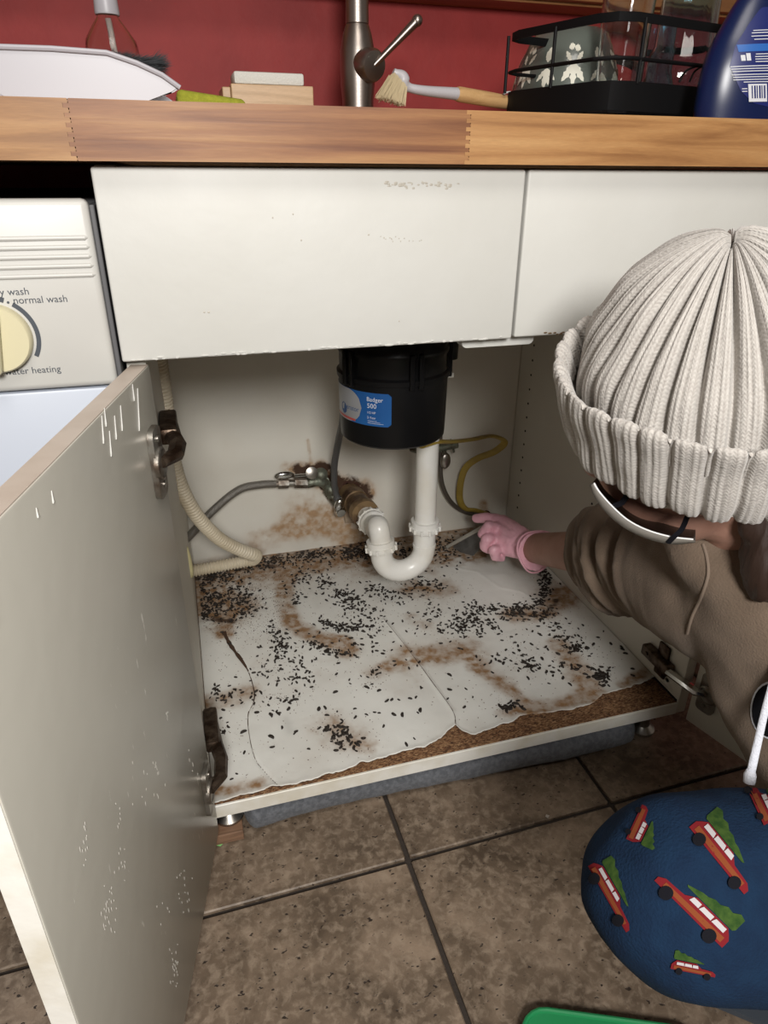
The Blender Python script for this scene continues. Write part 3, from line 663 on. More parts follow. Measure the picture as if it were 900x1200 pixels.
def cup_on_left(px, py):
    p = hitl(px, py); return p
for (px, py) in ((190, 528), (241, 925)):
    p = hitl(px, py); hp = Vector((hl.x, hl.y, p.z)) + dl * .030
    hinge(dleft, hp, dl, nl, 1, dleft)
    # arm: bent link reaching back to the cabinet side
    b_ = NB(); sgn = 1
    a0 = hp + nl * .006 + dl * .004; a1 = hp + nl * .016 - dl * .018; a2 = Vector((XL + .014, .735, p.z)); a3 = Vector((XL + .012, .80, p.z + .004))
    tube(b_, [a0, a1, a1.lerp(a2, .5) + Vector((.004, 0, 0)), a2, a3], [.007, .009, .009, .0095, .006], 8, True, .8)
    box(b_, XL + .0005, XL + .020, .728, .80, p.z - .009, p.z + .009, .003, 2)
    obj('hinge_arm', b_, M['hinge_dark'], dleft, True, ang=30)
# latch plate at the free edge
p = hitl(6, 645); hp = Vector((hl.x, hl.y, p.z)) + dl * (WD - .013)
b_ = NB(); prism(b_, [hp + dl * a + Vector((0, 0, c)) for a, c in rrect(.028, .042, .003)], nl, .004); lathe(b_, [(.005, 0), (.005, .002), (.002, .003)], 12, tuple(hp + nl * .004), tuple(nl))
o = obj('corner_plate', b_, mat('plate_grey', (.30, .27, .24), .4, .3), dleft, True)

# ---- right door
hr = Vector((XR + .016, .692, 0)); dr = Vector((.28, -1, 0)).normalized(); nr = Vector((-1, -.28, 0)).normalized()
b_ = NB(); Mx = Matrix(((dr.x, -nr.x, 0, hr.x), (dr.y, -nr.y, 0, hr.y), (0, 0, 1, 0), (0, 0, 0, 1)))
box(b_, 0, .395, 0, .0185, .050, .70, .0018, 2, Mx); dright = obj('door', b_, M['cabinet_white'], cab, True); dright['label'] = 'right door swung open behind the person'
_r = Vector(ray(817, 803)); _c = Vector(CAM); _p = _c + _r * ((hr - _c).dot(nr) / _r.dot(nr)); hp = hr + dr * max(.025, (_p - hr).dot(dr)); hp.z = _p.z
hinge(dright, hp, dr, nr, 1, dright)
b_ = NB()
a2 = Vector((XR - .012, .725, hp.z + .006)); tube(b_, [hp + nr * .006, hp + nr * .015 - dr * .012, a2], [.008, .009, .009], 8, True, .7)
obj('hinge_link', b_, M['chrome'], dright, True, ang=30)
b_ = NB(); hz = hp.z + .006; box(b_, XR - .018, XR - .0005, .722, .79, hz - .010, hz + .010, .003, 2); box(b_, XR - .006, XR - .0005, .738, .765, hz - .032, hz + .032, .003, 2); lathe(b_, [(.004, 0), (.004, .002)], 10, (XR - .018, .775, hz), (-1, 0, 0))
obj('hinge_arm', b_, M['hinge_dark'], dright, True, ang=30)

b_ = NB(); box(b_, XR - .0022, XR - .0003, YC + .003, YW - .008, ZP - .0005, ZP + .0022); box(b_, XR - .0022, XR - .0003, YW - .0085, YW - .0063, ZP, .87); obj('panel_joint', b_, M['black_dark'], cab)
# ---- legs
def leg(x, y, top, zb, block, lab):
    t = NB(); lathe(t, [(.020, zb), (.0215, zb + .002), (.0215, zb + .006), (.016, zb + .010), (.012, zb + .014), (.012, min(top, zb + .03)), (.02, top - .004), (.02, top)], 28, (x, y, 0)); return obj('foot', t, M['steel'], cab, True)
fp = onz(264, 985, 0); leg(-.019, .735, .0605, .0185, True, '')
leg(.685, .735, .0605, 0.0005, False, ''); leg(-.01, 1.3, .0605, .0005, 0, ''); leg(.68, 1.3, .0605, .0005, 0, '')
b_ = NB(); box(b_, -.044, -.002, .703, .757, .0003, .0182, .0012); wb = obj('wood_block', b_, M['block_wood']); prop(wb, 'small offcut of brown wood packed under the left cabinet foot', 'wood block')
# green tape scrap
c = onz(257, 988, .0004); b_ = NB(); prism(b_, [c + Vector(v) for v in ((-.006, .003, 0), (.008, .004, 0), (.007, -.001, 0), (.001, -.006, 0), (-.004, -.003, 0))], (0, 0, 1), .0006)
prop(obj('tape_scrap', b_, M['tape']), 'tiny scrap of light green tape beside the wood block', 'tape')
c = onz(641, 957, .0004); b_ = NB(); prism(b_, [c + Vector(v) for v in ((-.003, 0, 0), (0, .003, 0), (.004, 0, 0), (0, -.003, 0))], (0, 0, 1), .0015)
prop(obj('paper_crumb', b_, M['scrap']), 'small pale crumb lying on the dark floor grout right of centre', 'crumb')

# ------------------------------------------------------------------ rolled towel stuffed under the cabinet
b_ = NB(); tl = NB(); n = 150; mseg = 36; rings = []
for i in range(n + 1):
    t = i / n; x = .000 + .655 * t; e = min(1, (min(t, 1 - t) * .655 + .0015) / .02); e = math.sqrt(max(0, 1 - (1 - e) ** 2)) if e < 1 else 1
    ring = []
    for k in range(mseg):
        a = 2 * PI * k / mseg; ca, sa = math.cos(a), math.sin(a)
        yy = .757 + .056 * e * math.copysign(abs(ca) ** .8, ca) + .006 * math.sin(x * 9); zz = .0292 + .0285 * e * math.copysign(abs(sa) ** .75, sa)
        p = Vector((x, yy, zz)); d_ = noise.noise(p * 18) * .003 + noise.noise(p * 120) * .0009
        p += Vector((0, ca, sa * .2)) * d_; p.z = min(max(p.z, .0006), .0598); ring.append(b_.verts.new(p))
    rings.append(ring)
for i in range(n):
    for k in range(mseg): b_.faces.new((rings[i][k], rings[i + 1][k], rings[i + 1][(k + 1) % mseg], rings[i][(k + 1) % mseg]))
b_.faces.new(rings[0]); b_.faces.new(rings[-1][::-1])
prop(obj('towel', b_, M['towel'], None, True, ang=180), 'rolled blue-grey terry towel stuffed under the front of the cabinet', 'towel')

# ------------------------------------------------------------------ mouse droppings
dm = []
for k in range(5):
    b_ = NB(); lp = .0036 + .0009 * k / 5; bend = random.uniform(-.0012, .0012)
    pts = [Vector((lp * t, bend * (1 - t * t), 0)) for t in (-1, -.6, 0, .6, 1)]; tube(b_, pts, [.0004, .0014, .0017, .0015, .0004], 6)
    me = bpy.data.meshes.new('dropping'); b_.to_mesh(me); b_.free(); me.materials.append(M['dropping'])
    for p in me.polygons: p.use_smooth = True
    dm.append(me)
cl = []   # (polyline px, spread px, count)
cl += [([(222, 690), (260, 672), (330, 656), (400, 648), (440, 650)], 9, 620), ([(218, 700), (240, 720), (280, 690)], 13, 330), ([(285, 695), (295, 715), (280, 725)], 9, 90),
       ([(360, 672), (345, 690), (350, 715)], 7, 60), ([(385, 670), (382, 695), (420, 708)], 8, 90), ([(375, 730), (400, 738), (430, 737)], 4, 110), ([(363, 755), (385, 765), (412, 770)], 3.5, 60),
       ([(402, 695), (415, 710), (440, 723)], 8, 80), ([(430, 690), (460, 700), (500, 690)], 9, 80), ([(320, 735), (330, 755), (322, 775)], 5, 70), ([(300, 790), (330, 800), (360, 800)], 8, 40),
       ([(500, 640), (530, 635), (520, 660)], 10, 120), ([(485, 680), (520, 690)], 7, 60), ([(530, 745), (560, 715), (600, 720), (640, 725)], 7, 150), ([(600, 715), (630, 712), (640, 690), (638, 672)], 4.5, 170),
       ([(555, 720), (550, 735), (580, 735)], 12, 110), ([(640, 725), (655, 745), (680, 765)], 8, 45), ([(670, 762), (680, 760)], 5, 25), ([(605, 765), (615, 780), (620, 785)], 6, 26), ([(700, 790), (708, 798)], 6, 45),
       ([(560, 760), (700, 800)], 22, 80), ([(590, 830), (605, 832)], 6, 24), ([(380, 855), (400, 855), (405, 868)], 6, 30), ([(235, 808), (250, 815), (300, 818)], 10, 50), ([(395, 870), (420, 876)], 8, 20),
       ([(260, 850), (255, 860)], 6, 8), ([(430, 800), (440, 790)], 4, 9), ([(300, 760), (520, 760)], 35, 90), ([(300, 840), (520, 830)], 30, 60), ([(410, 760), (450, 720)], 15, 30), ([(320, 822), (350, 822)], 4, 10),
       ([(640, 720), (740, 790)], 20, 45), ([(240, 890), (300, 900)], 14, 6), ([(465, 640), (480, 655)], 6, 50), ([(500, 715), (530, 740)], 14, 50), ([(340, 770), (360, 790)], 10, 20)]
pts_ = []
for pl, sp_, n in cl:
    for k in range(n):
        s = random.random() * (len(pl) - 1); i = int(s); f = s - i; a = pl[i]; c = pl[i + 1]
        px = a[0] + (c[0] - a[0]) * f + random.gauss(0, sp_); py = a[1] + (c[1] - a[1]) * f + random.gauss(0, sp_ * .62)
        p = onz(px, py, ZP)
        if p.x < XL + .008 or p.x > XR - .008 or p.y > YW - .015: continue
        if p.y < float(np.interp(p.x, ex, ey)) + .008: continue
        pts_.append((p.y, p.x))
pts_.sort()
near = pts_[:300]; rest = pts_[300:]
from bisect import bisect
def liner_z(x, y):
    iu = int(round((x - (XL + .001)) / (XR - XL - .002) * 329)); e0 = E0[iu, 0]; iv = int(round((y - e0) / (YW - .0065 - e0) * 289)); return float(Z[iu, min(max(iv, 0), 289)])
for (y, x) in near:
    o = bpy.data.objects.new('mouse_dropping', random.choice(dm)); COL.objects.link(o); s = random.uniform(.6, 1.35)
    o.scale = (s, s * random.uniform(.9, 1.4), s); o.rotation_euler.z = random.random() * 6.3
    o.location = (x, y, liner_z(x, y) + .0012 * s); prop(o, 'small dark rice-shaped mouse dropping on the torn white liner', 'dropping', 'mouse droppings on the liner')
b_ = NB()
for (y, x) in rest:
    r_ = random.uniform(.7, 1.25); a = random.random() * 6.3; l = .0036 * r_; c = Vector((x, y, liner_z(x, y) + .0011 + (random.random() * .0015))); d_ = Vector((math.cos(a), math.sin(a), random.uniform(-.15, .15)))
    tube(b_, [c - d_ * l, c - d_ * l * .5, c + d_ * l * .5, c + d_ * l], [.0003, .0015 * r_, .0015 * r_, .0003], 5)
prop(obj('droppings_heap', b_, M['dropping'], None, True), 'dense scatter of dark mouse droppings along the back of the liner', 'droppings', kind='stuff')
# fine crumbs and bits
b_ = NB()
for k in range(5500):
    pl, sp_, n = random.choice(cl if k % 2 else cl[:3]); a = random.choice(pl); pl = a; p = onz(a[0] + random.gauss(0, sp_ * 3), a[1] + random.gauss(0, sp_ * 2), ZP)
    if p.x < XL + .008 or p.x > XR - .008 or p.y > YW - .015 or p.y < float(np.interp(p.x, ex, ey)) + .008: continue
    s = random.uniform(.0003, .0013); c = Vector((p.x, p.y, liner_z(p.x, p.y) + .0004)); vs = [b_.verts.new(c + Vector(v) * s) for v in ((1, 0, 0), (-.5, .8, 0), (-.5, -.8, 0), (0, 0, 1))]
    for f in ((0, 1, 3), (1, 2, 3), (2, 0, 3), (0, 2, 1)): b_.faces.new([vs[i] for i in f])
prop(obj('crumbs', b_, mat('crumb_brown', (.10, .055, .03), .9), None), 'fine brown crumbs sprinkled over the liner', 'crumbs', kind='stuff')

# ------------------------------------------------------------------ waste disposal unit under the sink
YD = .965
cL, cR, cB = ony(398, 470, YD), ony(520, 470, YD), ony(460, 527, YD)
DX = (cL.x + cR.x) / 2; DR = (cR.x - cL.x) / 2 * .985; DZ = float((ony(460, 527, YD - DR * .9)).z)
_r = Vector(ray(460, 456)); _t = (YD - DR - CAM[1]) / _r.y; HL = CAM[2] + _r.z * _t - DZ
dis = thing('waste_disposal', (DX, YD, DZ), 'black cylindrical food waste disposal unit hanging under the sink', 'waste disposal')
b_ = NB(); lathe(b_, [(DR * .94, 0), (DR * .975, .003), (DR * .98, .010), (DR, HL)], 64, (DX, YD, DZ)); obj('lower_housing', b_, M['black_plastic'], dis, True)
b_ = NB(); lathe(b_, [(DR * .99, HL + .0002), (DR * 1.03, HL + .001), (DR * 1.035, HL + .008), (DR * .985, HL + .011), (DR * .985, HL + .035), (DR * 1.01, HL + .038), (DR * 1.01, HL + .044), (DR * .98, HL + .047), (DR * .98, HL + .07), (DR * .8, HL + .09), (DR * .5, HL + .10)], 64, (DX, YD, DZ)); 
for k in range(5):
    a = -1.47 + k * 1.257
    for da in (-.085, .085):
        cc = Vector((DX + math.cos(a + da) * DR * 1.01, YD + math.sin(a + da) * DR * 1.01, DZ + HL - .004)); Mx = Matrix.Translation(cc) @ Matrix.Rotation(a, 4, 'Z'); box(b_, -.006, .005, -.0035, .0035, 0, .05, .001, 1, Mx)
obj('upper_housing', b_, M['black_plastic'], dis, True)
b_ = NB(); lathe(b_, [(.045, HL + .095), (.058, HL + .10), (.058, HL + .12), (.04, HL + .125), (.04, HL + .14)], 40, (DX, YD, DZ)); obj('mounting_ring', b_, M['steel'], dis, True)
# discharge elbow to the right
b_ = NB(); tube(b_, spline([Vector((DX + DR * .8, YD + .03, DZ + .155)), Vector((DX + DR * 1.12, YD + .05, DZ + .155)), Vector((DX + DR * 1.3, YD + .06, DZ + .130)), Vector((DX + DR * 1.3, YD + .06, DZ + .095))], 6), .0195, 20); obj('discharge_elbow', b_, M['black_plastic'], dis, True)
# wrap-around label. angle a measured round the cylinder, t height above base
def cyl(a, h, r=.0006): 
    rr = DR * (.98 + .02 * (h - .01) / HL) + r; return Vector((DX + math.sin(a) * rr, YD - math.cos(a) * rr, DZ + h))
def patch(name, a0, a1, h0, h1, mt, r, par, rad=.004, left_round=False):
    b_ = NB(); W_ = (a1 - a0) * DR; H_ = h1 - h0; n = 30; top = []; bot = []
    for k in range(n + 1):
        x = W_ * k / n; dx = min(x, W_ - x); c = 0 if dx > rad else rad - math.sqrt(max(0, rad * rad - (rad - dx) ** 2))
        top.append(b_.verts.new(cyl(a0 + x / DR, h1 - c, r))); bot.append(b_.verts.new(cyl(a0 + x / DR, h0 + c, r)))
    for k in range(n): b_.faces.new((top[k], bot[k], bot[k + 1], top[k + 1]))
    return obj(name, b_, mt, par, True, ang=180)
def a_of(px, py):
    # where the pixel ray meets the housing cylinder
    r = Vector(ray(px, py)); o_ = Vector(CAM); ox, oy = o_.x - DX, o_.y - YD; A = r.x ** 2 + r.y ** 2; B = ox * r.x + oy * r.y; C_ = ox * ox + oy * oy - (DR * .99) ** 2
    t = (-B - math.sqrt(max(0, B * B - A * C_))) / A; p = o_ + r * t; return math.atan2(p.x - DX, -(p.y - YD)), p.z - DZ
aR, hT = a_of(459, 462); _, hB = a_of(459, 501); aM, _ = a_of(424, 480); aL, _ = a_of(399, 470)
lab = patch('label', aL - .45, aR, hB, hT, M['label_blue'], .0005, dis); lab['label'] = 'blue and silver printed wrap-around sticker'
# silver rounded field on the left part
b_ = NB(); n = 24; hc = (hT + hB) / 2; hh = (hT - hB) / 2 * .99; cen = aL - .45; W0 = (aM - cen)
pa = []
for k in range(n + 1):
    f = k / n; x = f; top = 1 if f < .72 else math.sqrt(max(0, 1 - ((f - .72) / .28) ** 2)); pa.append((b_.verts.new(cyl(cen + W0 * f, hc + hh * top, .0009)), b_.verts.new(cyl(cen + W0 * f, hc - hh * top, .0009))))
for k in range(n): b_.faces.new((pa[k][0], pa[k][1], pa[k + 1][1], pa[k + 1][0]))
obj('silver_field', b_, M['label_silver'], lab, True, ang=180)
def cyl_text(body, size, px, py, mt, name='lettering', bold=0):
    a0, h0 = a_of(px, py); me = text_mesh(body, size)
    for v in me.vertices: v.co = cyl(a0 + v.co.x / DR, h0 + v.co.y, .0011)
    if bold: pass
    link(name, me, lab, mt)
cyl_text('Badger', .0088, 430, 469.5, M['print_white']); cyl_text('500', .0098, 430.5, 477.5, M['print_white']); cyl_text('1/2 HP', .0048, 430.5, 484, M['print_white']); cyl_text('2-Year', .0050, 430.5, 490, M['print_white'])
cyl_text('erator', .0105, 407, 478, M['logo_blue'])
for k in range(3):
    a0, h0 = a_of(431, 492.5 + k * 1.5); patch('small_print', a0, a0 + .18 + .06 * k, h0, h0 + .0004, M['print_white'], .0011, lab, .0001)
a0, h0 = a_of(404, 478); b_ = NB(); cc = [b_.verts.new(cyl(a0 + .0085 * math.cos(t) / DR, h0 + .0015 + .0085 * math.sin(t), .0010)) for t in [2 * PI * k / 28 for k in range(28)]]; b_.faces.new(cc); obj('logo_disc', b_, M['logo_blue'], lab)
a1_, h1_ = a_of(401, 490); a2_, _ = a_of(418, 493); patch('red_stripe', a1_ - .2, a2_ - .02, hB + .002, hB + .0055, M['label_red'], .0011, lab, .0005)

# ------------------------------------------------------------------ drain trap
YT = 1.045
def V(px, py, y): return ony(px, py, y)
trap = thing('drain_trap', tuple(V(470, 660, YT)), 'white plastic drain pipe with curved trap below the disposal unit', 'drain pipe')
rp = .0195
pT = V(516, 452, YT); pB = V(498, 614, YT); pU = V(472, 668, YT)
xR_ = pB.x; xL_ = V(447, 655, YT).x; zu = V(472, 662, YT).z
b_ = NB(); tube(b_, [Vector((xR_, YT, pB.z + .0)), Vector((xR_, YT, pT.z + .03))], rp, 28); obj('tailpipe', b_, M['pvc'], trap, True)
b_ = NB(); lathe(b_, [(rp * 1.02, 0), (rp * 1.35, .002), (rp * 1.38, .012), (rp * 1.1, .014)], 30, (xR_, YT, pT.z + .012)); box(b_, xR_ + .02, xR_ + .04, YT - .006, YT + .006, pT.z + .014, pT.z + .022, .001); obj('flange', b_, M['pvc'], trap, True)
def nut(c, axis, r=rp * 1.42, h=.020, name='slip_nut'):
    b_ = NB(); lathe(b_, [(r * .95, 0), (r, .002), (r, h * .45), (r * .93, h * .5), (r * .93, h)], 36, tuple(c), tuple(axis))
    a, bb, d = frame(axis)
    for k in range(12):
        t = 2 * PI * k / 12; cc = Vector(c) + (a * math.cos(t) + bb * math.sin(t)) * r; tube(b_, [cc + d * .001, cc + d * (h * .5)], .0028, 6)
    return obj(name, b_, M['pvc'], trap, True)
nut((xR_, YT, pB.z - .012), (0, 0, 1))
rU = (xR_ - xL_) / 2; cz = zu + rU * .72; cxm = (xR_ + xL_) / 2
up_ = [Vector((xR_, YT, pB.z - .010)), Vector((xR_, YT, cz + .004))] + [Vector((cxm + rU * math.cos(t), YT, cz - rU * math.sin(t))) for t in [PI * k / 14 for k in range(15)]] + [Vector((xL_, YT, cz + .012))]
b_ = NB(); tube(b_, up_, rp * 1.04, 28); obj('trap_bend', b_, M['pvc'], trap, True, ang=60)
b_ = NB(); tube(b_, [Vector((xR_, YT, cz + .004)), Vector((xR_, YT, cz + .010))], rp * 1.1, 28); obj('bead', b_, M['pvc'], trap, True)
nut((xL_, YT, cz + .008), (-.08, .15, 1))
hole = V(409, 578, YW - .008); c1 = V(436, 612, 1.20)
arm = spline([Vector((xL_, YT, cz + .02)), Vector((xL_ - .004, YT + .008, cz + .055)), V(441, 622, 1.10), c1, hole.lerp(c1, .45)], 8)
b_ = NB(); tube(b_, arm, rp * .98, 24); obj('waste_elbow', b_, M['pvc'], trap, True, ang=80)
dd_ = (c1 - hole).normalized(); nut(c1 - dd_ * .010, dd_, rp * 1.45, .016, 'coupling_nut')
b_ = NB(); lathe(b_, [(.026, 0), (.026, .03), (.0285, .032), (.0285, .06), (.026, .062), (.026, .10), (.030, .102), (.030, .125), (.02, .126)], 32, tuple(hole + Vector((0, 0, 0))), tuple(dd_)); o = obj('wall_stub', b_, M['brass_old'], trap, True); o['label'] = 'tarnished brown metal pipe stub from the wall'
b_ = NB(); 
for k in range(9):
    a = random.random() * 6.3; lathe(b_, [(.014, -.001), (.012, .004), (.005, .006)], 9, (hole.x + math.cos(a) * .018, YW - .0062, hole.z + .006 + math.sin(a) * .018), (0, -1, 0))
lathe(b_, [(.034, -.001), (.032, .002), (.026, .003)], 20, (hole.x, YW - .0062, hole.z), (0, -1, 0)); obj('rusty_collar', b_, M['rust_hole'], trap, True)
pq = V(415, 606, 1.33); b_ = NB(); prism(b_, [V(400, 588, 1.345), V(405, 613, 1.345), V(420, 613, 1.345), V(426, 600, 1.345)], (0, 1, 0), .002); obj('wall_plate', b_, mat('plate_rust', (.45, .36, .26), .5, .3, c2=(.18, .09, .05), nscale=40), trap)

# ------------------------------------------------------------------ valves and supply hoses
vt = thing('shutoff_valve', tuple(V(380, 570, 1.34)), 'corroded green-grey shut-off valve assembly on the stained back panel', 'valve')
def seg(bm, a, c, r, n=16): tube(bm, [a, c], r, n)
b_ = NB(); a, c = V(362, 566, 1.325), V(345, 566, 1.325); seg(b_, a, c, .011, 6); seg(b_, V(345, 566, 1.325), V(338, 566, 1.325), .008); seg(b_, V(338, 566.5, 1.325), V(326, 567, 1.325), .0105, 6); seg(b_, V(326, 567, 1.325), V(322, 567, 1.325), .0075); obj('compression_fitting', b_, M['hinge_metal'], vt, True, ang=30)
b_ = NB(); pts = spline([V(360, 566, 1.325), V(375, 564, 1.325), V(384, 570, 1.33), V(390, 582, 1.325), V(398, 592, 1.315)], 6); tube(b_, pts, .0115, 14); ball(b_, V(376, 556, 1.33), .015); ball(b_, V(388, 574, 1.33), .017); tube(b_, [V(380, 565, 1.33), V(378, 562, YW - .007)], .012, 12); obj('valve_body', b_, M['corroded'], vt, True, ang=60)
b_ = NB(); lathe(b_, [(.010, 0), (.013, .003), (.013, .006), (.006, .008)], 18, tuple(V(365, 554, 1.31)), (0, -1, .3)); obj('packing_nut', b_, M['steel'], vt, True)
b_ = NB(); ball(b_, V(333, 557, 1.325), (.021, .006, .009), None, 18, 10); tube(b_, [V(345, 558, 1.325), V(368, 556, 1.33)], .004, 8); obj('valve_handle', b_, M['chrome'], vt, True, ang=60)
b_ = NB(); h0 = V(396, 585, 1.30); ball(b_, V(397, 592, 1.30), (.010, .008, .018), Matrix.Rotation(.3, 4, 'Y'), 14, 10); lathe(b_, [(.012, 0), (.0135, .004), (.010, .012)], 8, tuple(V(398, 598, 1.305)), (.1, -1, -.2)); obj('valve_handle', b_, M['chrome'], vt, True, ang=50)
# braided dishwasher supply
hp_ = [V(205, 645, 1.20), V(225, 625, 1.25), V(250, 598, 1.29), V(280, 574, 1.315), V(305, 568, 1.32), V(324, 567, 1.325)]
b_ = NB(); pts = resample(spline(hp_, 10), .0035); tube(b_, pts, lambda L, f: .0082 + .0003 * math.sin(L * 900), 14)
prop(obj('braided_hose', b_, M['braid'], None, True), 'thick braided steel supply hose curving left from the corroded valve', 'hose')
b_ = NB(); pts = resample(spline([V(396, 586, 1.31), V(392, 570, 1.30), V(392, 545, 1.27), V(397, 515, 1.22), V(402, 490, 1.15), V(404, 440, 1.10), V(404, 380, 1.08)], 10), .0035)
tube(b_, pts, lambda L, f: .0068 if .02 < f < .98 else .009, 12)
prop(obj('grey_hose', b_, M['grey_hose'], None, True), 'thin dark grey braided hose rising beside the disposal unit', 'hose')
# right valve
v2 = thing('angle_valve', tuple(V(519, 530, 1.34)), 'small angle valve with silver oval handle behind the white tailpipe', 'valve')
b_ = NB(); tube(b_, [V(520, 524, YW - .008), V(520, 526, 1.31)], .009, 12); tube(b_, [V(505, 527, 1.31), V(536, 521, 1.31)], .008, 10); tube(b_, [V(494, 527, 1.31), V(483, 524, 1.33)], .011, 10); tube(b_, [V(528, 515, 1.31), V(532, 530, 1.31)], .0025, 6); obj('valve_body', b_, M['corroded'], v2, True)
b_ = NB(); ball(b_, V(522, 540, 1.295), (.012, .007, .019), None, 16, 10); tube(b_, [V(520, 528, 1.31), V(522, 534, 1.297)], .005, 8); obj('valve_handle', b_, M['steel'], v2, True)
b_ = NB(); pts = resample(spline([V(516, 500, 1.32), V(516, 545, 1.33), V(519, 570, 1.335), V(530, 590, 1.34), V(548, 601, 1.345), V(566, 602, 1.352)], 10), .004); tube(b_, pts, .0052, 10)
prop(obj('dark_hose', b_, mat('dark_hose', (.09, .075, .06), .4), None, True), 'thin dark supply line looping down behind the white tailpipe', 'hose')
# yellow flat cable
b_ = NB(); pts = spline([V(494, 523, 1.02), V(512, 518, 1.04), V(530, 517.5, 1.10), V(553, 515, 1.17), V(575, 511, 1.22), V(589, 515, 1.25), V(590, 521, 1.26), V(578, 530, 1.28), V(560, 537, 1.30), V(546, 548, 1.315), V(540, 565, 1.325), V(539, 585, 1.335), V(545, 596, 1.34), V(557, 598, 1.345), V(569, 602, 1.36)], 8)
tube(b_, pts, .0040, 10, flat=2.0, up=(0, -1, .2)); prop(obj('yellow_cable', b_, M['yellow'], None, True), 'flat yellow electrical cable looping from the disposal unit to the back panel', 'cable')
b_ = NB(); lathe(b_, [(.014, 0), (.016, .003), (.011, .006), (.009, .003)], 20, tuple(V(568, 603, YW - .0065)), (0, -1, 0)); prop(obj('cable_grommet', b_, M['rust_hole'], cab, True))

# corrugated drain hose
hp_ = [V(183, 405, .98), V(187, 430, 1.0), V(194, 480, 1.03), V(201, 530, 1.06), V(212, 570, 1.08), V(232, 606, 1.10), V(258, 632, 1.13), V(283, 645, 1.15), V(295, 649, 1.16)]
hp2 = [V(300, 651, 1.175), V(296, 656, 1.195), V(280, 659, 1.20), V(258, 663, 1.20), V(232, 668, 1.20), V(205, 672, 1.19)]
pts = resample(spline(hp_ + hp2, 14), .0011); b_ = NB()
tube(b_, pts, lambda L, f: .0115 + .0012 * math.copysign(abs(math.sin(L * 2 * PI / .0062)) ** .5, math.sin(L * 2 * PI / .0062)), 18)
prop(obj('corrugated_hose', b_, M['hose'], None, True, ang=180), 'cream corrugated drain hose hanging by the left side and doubling back', 'hose')
b_ = NB(); pts = [V(214, 643, 1.10), V(216, 655, 1.10), V(218, 668, 1.10), V(220, 676, 1.10)]; tube(b_, pts, [.010, .012, .013, .010], 12)
prop(obj('foam_strip', b_, M['foam'], None, True, ang=180), 'small pale yellow foam strip at the left end of the corrugated hose', 'foam')

# ------------------------------------------------------------------ dishwasher
YDW = .684
dwR = -.0625
dw = thing('dishwasher', (-.35, YDW, 0), 'white dishwasher with cream dial left of the sink cabinet', 'dishwasher')
zp0, zp1 = .686, .8465
b_ = NB(); box(b_, -.66, dwR - .001, YDW + .012, 1.28, .02, zp1 - .004, .003); obj('body', b_, mat('dw_side', (.10, .10, .105), .5), dw, True)
b_ = NB(); box(b_, -.655, dwR - .0015, YDW - .008, YDW + .0115, zp0, zp1, .006, 3); cp = obj('control_panel', b_, M['dish_white'], dw, True)
b_ = NB(); box(b_, -.655, dwR - .002, YDW - .003, YDW + .0115, .066, zp0 - .002, .003, 2); obj('door_panel', b_, M['dish_blue'], dw, True)
b_ = NB(); box(b_, -.64, dwR - .02, YDW + .03, YDW + .05, .003, .066, .002); obj('kick_plate', b_, M['black_dark'], dw)
b_ = NB(); box(b_, dwR - .0012, dwR + .003, YDW - .004, YDW + .03, zp0 - .004, zp1 - .005, .001); obj('side_trim', b_, M['trim_grey'], dw)
YP = YDW - .008
def L_(px, py): return ony(px, py, YP)
for k, py in enumerate((279, 290, 301, 312, 323)):
    z = L_(70, py).z; xr = L_(104 + k * 2.2, py).x; b_ = NB()
    tube(b_, [Vector((-.655, YP + .0005, z)), Vector((xr - .003, YP + .0005, z)), Vector((xr, YP + .002, z))], [.0022, .0022, .0008], 10); obj('grip_rib', b_, M['dish_white'], cp, True)
kc = L_(-4, 396); kr = .0295
b_ = NB(); lathe(b_, [(kr, 0), (kr * .98, .009), (kr * .93, .011)], 48, (kc.x, YP, kc.z), (0, -1, 0)); 
Mx = Matrix.Translation((kc.x, YP - .010, kc.z)) @ Matrix.Rotation(.15, 4, 'Y'); box(b_, -.006, .006, -.012, 0, -.029, .029, .004, 3, Mx); obj('dial', b_, M['knob_cream'], cp, True)
def arc(a0, a1, r0, r1):
    b_ = NB(); n = 20; vs = []
    for k in range(n + 1):
        a = math.radians(a0 + (a1 - a0) * k / n); vs.append([b_.verts.new((kc.x + math.sin(a) * r, YP - .0004, kc.z + math.cos(a) * r)) for r in (r0, r1)])
    for k in range(n): b_.faces.new((vs[k][0], vs[k][1], vs[k + 1][1], vs[k + 1][0]))
    obj('dial_mark', b_, M['grey_print'], cp)
arc(34, 122, kr + .0022, kr + .0060); arc(-20, 22, kr + .0022, kr + .0065)
b_ = NB(); a = math.radians(28); lathe(b_, [(.0011, 0), (.0011, .0004)], 10, (kc.x + math.sin(a) * (kr + .004), YP, kc.z + math.cos(a) * (kr + .004)), (0, -1, 0)); obj('dial_mark', b_, M['grey_print'], cp)
def wall_text(body, size, p, mt, par, align='LEFT', rotz=0, name='lettering'):
    me = text_mesh(body, size, 0, align)
    for v in me.vertices: v.co = Vector((p.x + v.co.x, p.y - .0004, p.z + v.co.y))
    return link(name, me, par, mt)
wall_text('heavy wash', .0085, L_(35, 345), M['grey_print'], cp, 'RIGHT'); wall_text('normal wash', .0085, L_(16, 356), M['grey_print'], cp); wall_text('water heating', .0085, L_(6, 439.5), M['grey_print'], cp)

# ------------------------------------------------------------------ things on the worktop
S8 = lambda px, py, y: float((ony(px + 1, py, y) - ony(px, py, y)).length)      # metres per pixel there
